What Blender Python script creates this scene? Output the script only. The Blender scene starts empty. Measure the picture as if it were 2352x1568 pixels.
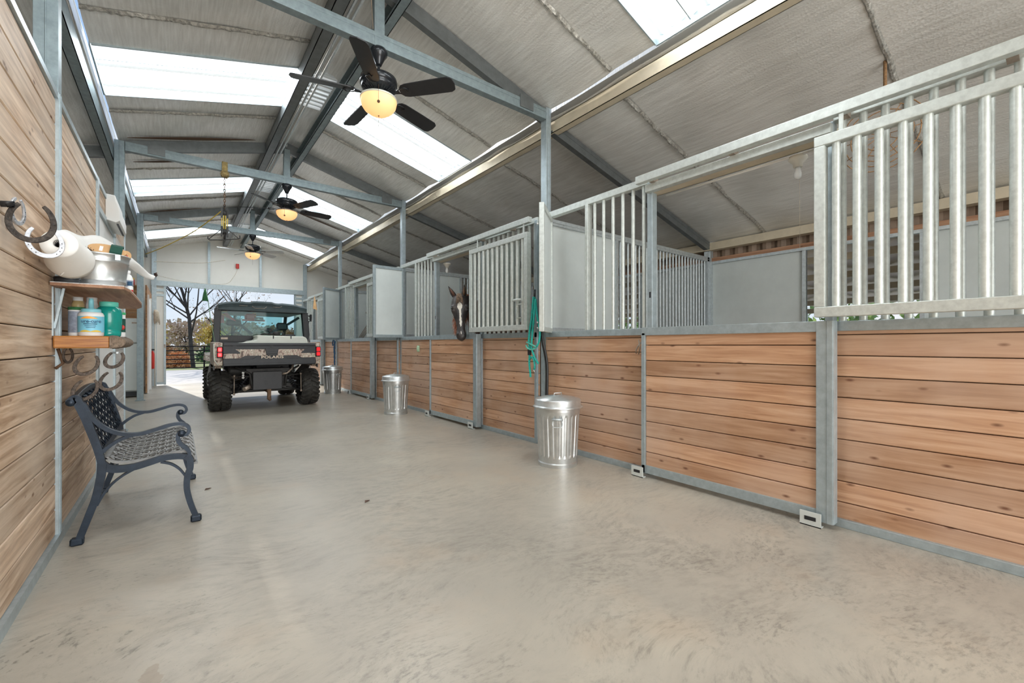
import bpy, math, random
from mathutils import Vector, Matrix, noise
rnd = random.Random(7)
sc = bpy.context.scene
COL = sc.collection
PI = math.pi

# ---------------------------------------------------------------- camera
cam_d = bpy.data.cameras.new('camera'); cam = bpy.data.objects.new('camera', cam_d); COL.objects.link(cam)
cam_d.sensor_width = 36; cam_d.lens = 36*989/2352; cam_d.shift_y = 8/2352; cam_d.clip_start = .05; cam_d.clip_end = 500
cam.location = (0, 0, 1.10); cam.rotation_euler = (PI/2, 0, -math.atan2(.6133, .7898))
sc.camera = cam
sc.view_settings.view_transform = 'Standard'; sc.view_settings.look = 'None'
sc.view_settings.gamma = 1; sc.view_settings.use_curve_mapping = False
sc.view_settings.exposure = 0.22

# ---------------------------------------------------------------- sky, sun, added rear fill lights
W = bpy.data.worlds.new('sky'); sc.world = W; W.use_nodes = True
nt = W.node_tree; nt.nodes.clear()
o_ = nt.nodes.new('ShaderNodeOutputWorld'); b_ = nt.nodes.new('ShaderNodeBackground')
g_ = nt.nodes.new('ShaderNodeTexCoord'); s_ = nt.nodes.new('ShaderNodeSeparateXYZ'); r_ = nt.nodes.new('ShaderNodeValToRGB')
r_.color_ramp.elements[0].position = 0; r_.color_ramp.elements[0].color = (.80, .90, 1.0, 1)
r_.color_ramp.elements[1].position = .55; r_.color_ramp.elements[1].color = (.36, .58, .95, 1)
n_ = nt.nodes.new('ShaderNodeTexNoise'); n_.inputs['Scale'].default_value = 3.2; n_.inputs['Detail'].default_value = 5
m_ = nt.nodes.new('ShaderNodeMapping'); m_.inputs['Scale'].default_value = (1, 1, 3)
r2_ = nt.nodes.new('ShaderNodeValToRGB'); r2_.color_ramp.elements[0].position = .46; r2_.color_ramp.elements[1].position = .66
mx_ = nt.nodes.new('ShaderNodeMixRGB'); mx_.inputs[2].default_value = (.93, .96, 1, 1)
L = nt.links.new
L(g_.outputs['Generated'], s_.inputs[0]); L(s_.outputs['Z'], r_.inputs[0])
L(g_.outputs['Generated'], m_.inputs[0]); L(m_.outputs[0], n_.inputs['Vector']); L(n_.outputs[0], r2_.inputs[0])
L(r2_.outputs[0], mx_.inputs[0]); L(r_.outputs[0], mx_.inputs[1]); L(mx_.outputs[0], b_.inputs[0]); L(b_.outputs[0], o_.inputs[0])
b_.inputs[1].default_value = .84
def lamp(name, kind, loc, direction, energy, color=(1, 1, 1), size=None, size_y=None, angle=None):
    d = bpy.data.lights.new(name, kind); o = bpy.data.objects.new(name, d); COL.objects.link(o)
    d.energy = energy; d.color = color; o.location = loc
    o.rotation_euler = Vector(direction).to_track_quat('-Z', 'Y').to_euler()
    if kind == 'AREA': d.shape = 'RECTANGLE'; d.size = size; d.size_y = size_y
    if angle is not None: d.angle = angle
    return o
lamp('sun', 'SUN', (0, 30, 20), (.157, -1, -.60), 3.2, (1, .93, .82), angle=.012)
# added fill lights behind the camera, as from an assumed open barn end
lamp('fill_light_rear_aisle', 'AREA', (1.35, -4.05, 1.75), (0, 1, .22), 255, (1, .985, .955), 3.7, 3.3)
lamp('fill_light_rear_stalls', 'AREA', (5.1, -4.05, 1.6), (0, 1, .0), 14, (1, .99, .97), 3.4, 2.4)
lamp('fill_light_rear_left', 'AREA', (-2.3, -4.05, 1.6), (0, 1, .06), 50, (1, .99, .97), 3.0, 2.4)
SKY_E = 11.0

# ---------------------------------------------------------------- materials
def newmat(name):
    m = bpy.data.materials.new(name); m.use_nodes = True
    return m, m.node_tree, m.node_tree.nodes['Principled BSDF']
def plain(name, col, rough=.5, metal=0., noise_amt=.0, scale=8., bump=0., spec=None, trans=0., alpha=None, emit=None, es=0.):
    m, t, p = newmat(name)
    p.inputs['Roughness'].default_value = rough; p.inputs['Metallic'].default_value = metal
    if spec is not None: p.inputs['Specular IOR Level'].default_value = spec
    if trans: p.inputs['Transmission Weight'].default_value = trans
    tc = t.nodes.new('ShaderNodeTexCoord'); n = t.nodes.new('ShaderNodeTexNoise')
    n.inputs['Scale'].default_value = scale; n.inputs['Detail'].default_value = 5; n.inputs['Roughness'].default_value = .65
    t.links.new(tc.outputs['Object'], n.inputs['Vector'])
    mx = t.nodes.new('ShaderNodeMixRGB'); c = Vector(col[:3])
    lo = c*(1-noise_amt); hi = c*(1+noise_amt)
    mx.inputs[1].default_value = (*lo, 1); mx.inputs[2].default_value = (*[min(1, v) for v in hi], 1)
    mr = t.nodes.new('ShaderNodeMapRange'); mr.inputs[1].default_value = .32; mr.inputs[2].default_value = .68
    t.links.new(n.outputs[0], mr.inputs[0]); t.links.new(mr.outputs[0], mx.inputs[0]); t.links.new(mx.outputs[0], p.inputs['Base Color'])
    if bump:
        b = t.nodes.new('ShaderNodeBump'); b.inputs['Strength'].default_value = bump; b.inputs['Distance'].default_value = .01
        t.links.new(n.outputs[0], b.inputs['Height']); t.links.new(b.outputs[0], p.inputs['Normal'])
    if emit: p.inputs['Emission Color'].default_value = (*emit, 1); p.inputs['Emission Strength'].default_value = es
    return m
M = {}
M['galv'] = plain('galvanized_steel', (.55, .60, .62), .42, .55, .14, 26)
M['galv_backlit'] = plain('backlit_rafter_steel', (.17, .185, .19), .45, .55, .14, 12)  # same galvanized steel, backlit shade put into the colour
M['galv_blue'] = plain('blue_grey_steel', (.40, .47, .50), .38, .5, .13, 20)
M['beamsteel'] = plain('truss_steel', (.25, .31, .33), .45, .4, .16, 18)
M['plate'] = plain('zinc_steel_warm_bounce', (.66, .58, .44), .5, .25, .08, 6)  # warm floor-bounce light is put into this tan colour
M['rail'] = plain('pale_galvanized_tube', (.60, .64, .615), .42, .4, .12, 30)
M['panel'] = plain('grey_panel_sheet', (.62, .67, .66), .5, 0, .05, 3)
M['white_wall'] = plain('white_metal_sheet', (.80, .79, .74), .5, 0, .03, 2)
M['white'] = plain('white_paint', (.80, .80, .78), .45, 0, .03, 4)
M['paper'] = plain('white_paper', (.86, .85, .82), .9, 0, .02, 20)
M['black'] = plain('black_plastic', (.014, .015, .018), .45, 0, .15, 20)
M['blackgloss'] = plain('black_gloss_metal', (.02, .023, .028), .18, .3, .1, 10)
M['darkgrey'] = plain('dark_grey_plastic', (.028, .031, .036), .5, 0, .15, 12)
M['rubber'] = plain('tyre_rubber', (.036, .034, .030), .75, 0, .35, 14, .3)
M['steelparts'] = plain('dusty_black_steel', (.035, .034, .033), .55, .3, .35, 14)
M['brownrust'] = plain('rusty_steel', (.17, .10, .06), .7, .4, .35, 20)
M['exhaust'] = plain('worn_exhaust_metal', (.40, .33, .27), .5, .6, .2, 20)
M['cast'] = plain('weathered_blue_black_cast_metal', (.020, .031, .048), .38, .45, .25, 14, .1)
M['cast_seat'] = plain('dusty_grey_cast_metal', (.26, .26, .255), .5, .3, .2, 14)
M['zinc'] = plain('bright_galvanized_sheet', (.62, .64, .64), .34, .85, .10, 14)
M['teal'] = plain('teal_rope', (.02, .42, .36), .75, 0, .18, 60)
M['navy'] = plain('navy_rope', (.03, .09, .18), .8, 0, .5, 60)
M['hose'] = plain('black_rubber_hose', (.02, .022, .024), .4)
M['yellow'] = plain('yellow_rope', (.70, .50, .08), .7)
M['red'] = plain('red_plastic', (.55, .03, .02), .35)
M['red_dark'] = plain('dark_red_plastic', (.50, .045, .04), .4)
M['orange'] = plain('orange_trim', (1.0, .42, .06), .4)
M['green'] = plain('green_cloth', (.03, .14, .05), .8, 0, .5, 60)
M['green_cap'] = plain('green_cap', (.03, .40, .14), .4)
M['orange_cloth'] = plain('faded_orange_cloth', (.85, .55, .28), .8, 0, .1, 10)
M['cream'] = plain('cream_polyethylene', (.74, .76, .68), .4, 0, .05, 5)
M['taillight'] = plain('red_tail_lens', (.75, .01, .02), .2, emit=(1, .03, .04), es=.35)
M['belt'] = plain('green_elastic', (.01, .07, .05), .8)
M['cork'] = plain('tan_footbed', (.60, .36, .17), .7, 0, .1, 12)
M['bristle'] = plain('brown_bristle', (.10, .06, .045), .9, 0, .4, 50)
M['bottle_white'] = plain('white_bottle', (.82, .83, .83), .35)
M['bottle_yellow'] = plain('amber_bottle', (.55, .42, .20), .3)
M['bottle_grey'] = plain('blue_grey_bottle_label', (.26, .30, .38), .4, 0, .35, 30)
M['bluelabel'] = plain('pale_blue_label', (.20, .55, .72), .4, 0, .08, 8)
M['bluecap'] = plain('pale_blue_cap', (.25, .62, .72), .35)
M['tealjar'] = plain('teal_glass', (.01, .42, .36), .12, 0, .1, 8, trans=.35)
M['teallid'] = plain('teal_lid', (.12, .55, .44), .4)
M['rope_white'] = plain('off_white_cotton', (.62, .55, .44), .9, 0, .3, 50)
M['grass'] = plain('dry_grass', (.17, .22, .05), .9, 0, .4, 1.2)
M['bark'] = plain('dark_bark', (.05, .042, .038), .9, 0, .4, 6)
M['leaf_brown'] = plain('brown_leaves', (.42, .22, .10), .8, 0, .5, 1.3)
M['leaf_yellow'] = plain('golden_leaves', (.75, .52, .14), .8, 0, .45, 1.3)
M['leaf_green'] = plain('green_leaves', (.10, .17, .07), .8, 0, .5, 1.3)
M['leaf_orange'] = plain('orange_leaves', (.80, .36, .16), .8, 0, .4, 3)
M['leaf_pink'] = plain('faded_pinkish_leaves', (.52, .38, .28), .8, 0, .4, 1.5)
M['pipe'] = plain('dark_pipe', (.02, .018, .02), .95, spec=.1)
M['seam'] = plain('crinkled_foil_tape', (.42, .41, .38), .35, .6, .5, 45, .5)
M['skirt'] = plain('brown_corrugated_sheet', (.24, .17, .12), .6, .1, .2, 6)
M['tan_corr'] = plain('tan_corrugated_sheet', (.88, .80, .68), .5, .2, .1, 3)
M['shell'] = plain('weathered_blue_roof_plastic', (.035, .058, .065), .55, 0, .3, 5)
M['hair'] = plain('pale_brown_hair', (.23, .16, .11), .8, 0, .6, 40)
M['hair_red'] = plain('reddish_hair', (.42, .17, .10), .8, 0, .3, 30)
M['eye'] = plain('dark_eye', (.01, .008, .006), .08)
M['bowl'] = plain('frosted_amber_glass', (.85, .6, .35), .5, emit=(1.0, .50, .18), es=.80)
M['lampw'] = plain('white_ceramic', (.75, .73, .66), .4)
M['sandmetal'] = plain('pale_cabinet_metal', (.62, .66, .64), .35, .1, .04, 3)
M['silver'] = plain('silver_horseshoe_metal', (.50, .52, .56), .4, .6, .25, 60)
M['rusty'] = plain('dark_rusty_horseshoe_metal', (.045, .038, .033), .5, .6, .8, 55, .3)
M['rust2'] = plain('worn_brown_horseshoe_metal', (.095, .075, .062), .5, .6, .7, 70, .3)
M['nest'] = plain('dry_brown_twigs', (.3, .17, .08), .9, 0, .5, 60)
def camo():
    m, t, p = newmat('camouflage_print'); p.inputs['Roughness'].default_value = .45
    tc = t.nodes.new('ShaderNodeTexCoord'); mp = t.nodes.new('ShaderNodeMapping'); mp.inputs['Scale'].default_value = (18, 18, 8); mp.inputs['Rotation'].default_value = (.5, .7, 0)
    v = t.nodes.new('ShaderNodeTexNoise'); v.inputs['Scale'].default_value = 1.6; v.inputs['Detail'].default_value = 5; v.inputs['Distortion'].default_value = .8
    r = t.nodes.new('ShaderNodeValToRGB'); r.color_ramp.interpolation = 'CONSTANT'
    cs = [(0, (.12, .08, .06)), (.40, (.36, .25, .20)), (.47, (.55, .44, .37)), (.54, (.24, .25, .16)), (.58, (.72, .64, .55)), (.63, (.30, .20, .16))]
    e = r.color_ramp.elements; e[0].position = 0; e[0].color = (*cs[0][1], 1); e[1].position = cs[1][0]; e[1].color = (*cs[1][1], 1)
    for q, c in cs[2:]:
        x = e.new(q); x.color = (*c, 1)
    t.links.new(tc.outputs['Object'], mp.inputs[0]); t.links.new(mp.outputs[0], v.inputs['Vector']); t.links.new(v.outputs[0], r.inputs[0]); t.links.new(r.outputs[0], p.inputs['Base Color'])
    return m
M['camo'] = camo()
def wood(name, c1, c2, c3, knot, axis=1, rough=.55, grey=.0, greyc=(.5, .47, .42)):
    # boards run along Y (axis 1) or X (axis 0); every board is its own mesh island
    m, t, p = newmat(name); N = t.nodes.new; K = t.links.new
    tc = N('ShaderNodeTexCoord'); geo = N('ShaderNodeNewGeometry')
    off = N('ShaderNodeVectorMath'); off.operation = 'SCALE'; cmb = N('ShaderNodeCombineXYZ')
    K(geo.outputs['Random Per Island'], cmb.inputs[0]); K(geo.outputs['Random Per Island'], cmb.inputs[1]); K(geo.outputs['Random Per Island'], cmb.inputs[2])
    K(cmb.outputs[0], off.inputs[0]); off.inputs['Scale'].default_value = 37
    add = N('ShaderNodeVectorMath'); K(tc.outputs['Object'], add.inputs[0]); K(off.outputs[0], add.inputs[1])
    mp = N('ShaderNodeMapping'); sx = [26, 26, 30]; sx[axis] = 1.6; mp.inputs['Scale'].default_value = sx; K(add.outputs[0], mp.inputs[0])
    n = N('ShaderNodeTexNoise'); n.inputs['Scale'].default_value = 1; n.inputs['Detail'].default_value = 6; n.inputs['Roughness'].default_value = .6; n.inputs['Distortion'].default_value = .6; K(mp.outputs[0], n.inputs['Vector'])
    r = N('ShaderNodeValToRGB'); e = r.color_ramp.elements; e[0].position = .35; e[0].color = (*c1, 1); e[1].position = .65; e[1].color = (*c3, 1)
    x = e.new(.5); x.color = (*c2, 1); K(n.outputs[0], r.inputs[0])
    # board to board tone
    br = N('ShaderNodeMapRange'); br.inputs[3].default_value = .76; br.inputs[4].default_value = 1.2; K(geo.outputs['Random Per Island'], br.inputs[0])
    hv = N('ShaderNodeHueSaturation'); K(r.outputs[0], hv.inputs['Color']); K(br.outputs[0], hv.inputs['Value'])
    # large weathering
    n2 = N('ShaderNodeTexNoise'); n2.inputs['Scale'].default_value = 1.3; n2.inputs['Detail'].default_value = 4; K(tc.outputs['Object'], n2.inputs['Vector'])
    mr2 = N('ShaderNodeMapRange'); mr2.inputs[1].default_value = .42; mr2.inputs[2].default_value = .66; mr2.inputs[4].default_value = grey; K(n2.outputs[0], mr2.inputs[0])
    mg = N('ShaderNodeMixRGB'); mg.inputs[2].default_value = (*greyc, 1); K(mr2.outputs[0], mg.inputs[0]); K(hv.outputs[0], mg.inputs[1])
    # knots
    mk = N('ShaderNodeMapping'); sk = [8, 8, 13]; sk[axis] = 5.5; mk.inputs['Scale'].default_value = sk; K(add.outputs[0], mk.inputs[0])
    v = N('ShaderNodeTexVoronoi'); v.inputs['Scale'].default_value = 1; K(mk.outputs[0], v.inputs['Vector'])
    kr = N('ShaderNodeMapRange'); kr.inputs[1].default_value = .05; kr.inputs[2].default_value = .16; kr.inputs[3].default_value = .95; kr.inputs[4].default_value = 0; K(v.outputs['Distance'], kr.inputs[0])
    sp = N('ShaderNodeSeparateColor'); K(v.outputs['Color'], sp.inputs[0]); gt = N('ShaderNodeMath'); gt.operation = 'GREATER_THAN'; gt.inputs[1].default_value = .28; K(sp.outputs[0], gt.inputs[0])
    mu = N('ShaderNodeMath'); mu.operation = 'MULTIPLY'; K(kr.outputs[0], mu.inputs[0]); K(gt.outputs[0], mu.inputs[1])
    mx = N('ShaderNodeMixRGB'); mx.inputs[2].default_value = (*knot, 1); K(mu.outputs[0], mx.inputs[0]); K(mg.outputs[0], mx.inputs[1])
    K(mx.outputs[0], p.inputs['Base Color']); p.inputs['Roughness'].default_value = rough
    b = N('ShaderNodeBump'); b.inputs['Strength'].default_value = .12; b.inputs['Distance'].default_value = .004; K(n.outputs[0], b.inputs['Height']); K(b.outputs[0], p.inputs['Normal'])
    return m
M['pine'] = wood('stained_pine_boards', (.40, .205, .11), (.52, .295, .17), (.62, .385, .245), (.15, .06, .03), grey=.6, greyc=(.60, .43, .33))
M['pine_left'] = wood('weathered_pine_boards', (.33, .20, .115), (.54, .375, .245), (.74, .57, .42), (.17, .085, .04), grey=.55, greyc=(.66, .56, .45))
M['pine_white'] = wood('whitewashed_boards', (.50, .46, .42), (.62, .58, .54), (.72, .69, .65), (.25, .2, .16), grey=.4, greyc=(.70, .69, .66))
M['brownwood'] = wood('brown_boards', (.24, .11, .045), (.34, .17, .07), (.42, .23, .10), (.1, .05, .02), axis=0)
M['shelfwood'] = wood('rough_plywood', (.26, .125, .07), (.38, .20, .115), (.48, .28, .17), (.12, .06, .03))
M['slab'] = wood('oiled_live_edge_wood', (.34, .12, .03), (.55, .24, .06), (.68, .36, .12), (.2, .06, .02), axis=0, rough=.3)
M['barkedge'] = plain('rough_bark', (.20, .15, .11), .9, 0, .5, 70, .6)
M['gap'] = plain('dark_groove_backing', (.10, .055, .03), .8)
def concrete():
    m, t, p = newmat('worn_sealed_concrete'); N = t.nodes.new; K = t.links.new
    tc = N('ShaderNodeTexCoord')
    wn = N('ShaderNodeTexNoise'); wn.inputs['Scale'].default_value = .9; wn.inputs['Detail'].default_value = 2; K(tc.outputs['Object'], wn.inputs['Vector'])
    ws = N('ShaderNodeVectorMath'); ws.operation = 'SCALE'; ws.inputs['Scale'].default_value = .7; K(wn.outputs['Color'], ws.inputs[0])
    wp = N('ShaderNodeVectorMath'); K(tc.outputs['Object'], wp.inputs[0]); K(ws.outputs[0], wp.inputs[1])
    def nz(scale, det, src=None, sc3=None, rough=.62):
        n = N('ShaderNodeTexNoise'); n.inputs['Scale'].default_value = scale; n.inputs['Detail'].default_value = det; n.inputs['Roughness'].default_value = rough
        s = src or tc.outputs['Object']
        if sc3:
            mp = N('ShaderNodeMapping'); mp.inputs['Scale'].default_value = sc3; K(s, mp.inputs[0]); s = mp.outputs[0]
        K(s, n.inputs['Vector']); return n.outputs[0]
    def rng(src, a, b, c, d):
        r = N('ShaderNodeMapRange'); r.inputs[1].default_value = a; r.inputs[2].default_value = b; r.inputs[3].default_value = c; r.inputs[4].default_value = d; K(src, r.inputs[0]); return r.outputs[0]
    def mul(a, b):
        x = N('ShaderNodeMath'); x.operation = 'MULTIPLY'; K(a, x.inputs[0])
        if isinstance(b, (int, float)): x.inputs[1].default_value = b
        else: K(b, x.inputs[1])
        return x.outputs[0]
    def mix(f, a, col):
        x = N('ShaderNodeMixRGB'); x.inputs[2].default_value = (*col, 1); K(f, x.inputs[0]); K(a, x.inputs[1]); return x.outputs[0]
    r = N('ShaderNodeValToRGB'); e = r.color_ramp.elements
    e[0].position = .32; e[0].color = (.345, .318, .27, 1); e[1].position = .68; e[1].color = (.475, .432, .355, 1); x = e.new(.5); x.color = (.41, .375, .315, 1); K(nz(.8, 4), r.inputs[0])
    brush = nz(9, 7, wp.outputs[0], (1, 2.3, 1), .72); fine = nz(26, 5, wp.outputs[0], (1, 1.7, 1), .7); patch = nz(1.1, 4)
    sp = N('ShaderNodeSeparateXYZ'); K(tc.outputs['Object'], sp.inputs[0])
    c = mix(mul(rng(brush, .44, .68, 0, .75), rng(patch, .38, .62, .1, 1)), r.outputs[0], (.22, .20, .17))
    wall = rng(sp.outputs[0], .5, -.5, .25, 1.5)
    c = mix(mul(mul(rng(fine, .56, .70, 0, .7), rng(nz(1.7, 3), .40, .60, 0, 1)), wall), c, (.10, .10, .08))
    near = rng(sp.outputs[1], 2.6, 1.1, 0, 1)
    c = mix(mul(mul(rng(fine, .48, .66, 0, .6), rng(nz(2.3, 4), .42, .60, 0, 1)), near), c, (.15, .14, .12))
    c = mix(rng(nz(1.5, 4, sc3=(1, 1, 1)), .54, .72, 0, .45), c, (.45, .355, .26))
    c = mix(rng(nz(160, 2), .70, .74, 0, .7), c, (.10, .085, .07))
    for (x0, y0, rx, ry) in ((-.075, 1.84, .05, .12), (-.10, 1.30, .07, .10), (-.42, 1.95, .05, .06)):
        mp = N('ShaderNodeMapping'); mp.vector_type = 'POINT'; mp.inputs['Location'].default_value = (-x0/rx, -y0/ry, 0); mp.inputs['Scale'].default_value = (1/rx, 1/ry, 0); K(tc.outputs['Object'], mp.inputs[0])
        ln = N('ShaderNodeVectorMath'); ln.operation = 'LENGTH'; K(mp.outputs[0], ln.inputs[0]); ad = N('ShaderNodeMath'); ad.operation = 'ADD'; K(ln.outputs['Value'], ad.inputs[0]); K(mul(nz(14, 4), 1.6), ad.inputs[1])
        c = mix(rng(ad.outputs[0], 1.5, 1.42, 0, .55), c, (.30, .24, .18))
    K(c, p.inputs['Base Color'])
    K(rng(patch, .3, .7, .285, .40), p.inputs['Roughness'])
    bm = N('ShaderNodeBump'); bm.inputs['Strength'].default_value = .06; bm.inputs['Distance'].default_value = .003; K(brush, bm.inputs['Height']); K(bm.outputs[0], p.inputs['Normal'])
    return m
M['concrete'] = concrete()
M['drive'] = plain('pale_outdoor_concrete', (.55, .52, .50), .8, 0, .08, 2)
def foil():
    m, t, p = newmat('silver_foil_insulation'); N = t.nodes.new; K = t.links.new
    tc = N('ShaderNodeTexCoord')
    mp = N('ShaderNodeMapping'); mp.inputs['Scale'].default_value = (55, 3.0, 1); K(tc.outputs['Object'], mp.inputs[0])
    n = N('ShaderNodeTexNoise'); n.inputs['Scale'].default_value = 1; n.inputs['Detail'].default_value = 4; K(mp.outputs[0], n.inputs['Vector'])
    mp2 = N('ShaderNodeMapping'); mp2.inputs['Scale'].default_value = (60, 60, 1); K(tc.outputs['Object'], mp2.inputs[0])
    w = N('ShaderNodeTexVoronoi'); w.inputs['Scale'].default_value = 1; K(mp2.outputs[0], w.inputs['Vector'])
    n2 = N('ShaderNodeTexNoise'); n2.inputs['Scale'].default_value = 1.4; n2.inputs['Detail'].default_value = 5; K(tc.outputs['Object'], n2.inputs['Vector'])
    r = N('ShaderNodeValToRGB'); e = r.color_ramp.elements; e[0].position = .34; e[0].color = (.66, .65, .62, 1); e[1].position = .68; e[1].color = (.95, .95, .93, 1)
    mxx = N('ShaderNodeMath'); mxx.operation = 'ADD'; K(n.outputs[0], mxx.inputs[0]); K(n2.outputs[0], mxx.inputs[1]); dv = N('ShaderNodeMath'); dv.operation = 'MULTIPLY'; dv.inputs[1].default_value = .5; K(mxx.outputs[0], dv.inputs[0])
    K(dv.outputs[0], r.inputs[0]); K(r.outputs[0], p.inputs['Base Color'])
    p.inputs['Metallic'].default_value = .30; p.inputs['Roughness'].default_value = .40
    ad = N('ShaderNodeMath'); ad.operation = 'ADD'; K(n.outputs[0], ad.inputs[0]); K(w.outputs['Distance'], ad.inputs[1])
    b = N('ShaderNodeBump'); b.inputs['Strength'].default_value = .35; b.inputs['Distance'].default_value = .006; K(ad.outputs[0], b.inputs['Height']); K(b.outputs[0], p.inputs['Normal'])
    return m
M['foil'] = foil()
def skylight_mat(strength, name):
    # translucent ribbed sheet lit by the sky above: light passes, thicker rib flanks pass less
    m, t, p = newmat(name); N = t.nodes.new; K = t.links.new
    tc = N('ShaderNodeTexCoord'); sp = N('ShaderNodeSeparateXYZ'); K(tc.outputs['Object'], sp.inputs[0])
    wv = N('ShaderNodeMath'); wv.operation = 'MULTIPLY'; wv.inputs[1].default_value = 2*PI/.1025; K(sp.outputs[1], wv.inputs[0])
    sn = N('ShaderNodeMath'); sn.operation = 'SINE'; K(wv.outputs[0], sn.inputs[0])
    mr = N('ShaderNodeMapRange'); mr.inputs[1].default_value = -.45; mr.inputs[2].default_value = .10; mr.inputs[3].default_value = .035; mr.inputs[4].default_value = 1; K(sn.outputs[0], mr.inputs[0])
    ms = N('ShaderNodeMath'); ms.operation = 'MULTIPLY'; ms.inputs[1].default_value = strength; K(mr.outputs[0], ms.inputs[0])
    p.inputs['Base Color'].default_value = (.75, .8, .82, 1)
    p.inputs['Emission Color'].default_value = (.93, .975, 1, 1); K(ms.outputs[0], p.inputs['Emission Strength'])
    return m
M['sky'] = skylight_mat(SKY_E, 'translucent_skylight_sheet')
M['skydim'] = skylight_mat(.28, 'yellowed_translucent_ridge_sheet')
def glass():
    m, t, p = newmat('tinted_glass')
    t.nodes.remove(p); tr = t.nodes.new('ShaderNodeBsdfTransparent'); tr.inputs[0].default_value = (.72, .86, .86, 1)
    gl = t.nodes.new('ShaderNodeBsdfGlossy'); gl.inputs['Roughness'].default_value = .03; mx = t.nodes.new('ShaderNodeMixShader'); mx.inputs[0].default_value = .010
    t.links.new(tr.outputs[0], mx.inputs[1]); t.links.new(gl.outputs[0], mx.inputs[2]); t.links.new(mx.outputs[0], t.nodes['Material Output'].inputs[0])
    return m
M['glass'] = glass()

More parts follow.
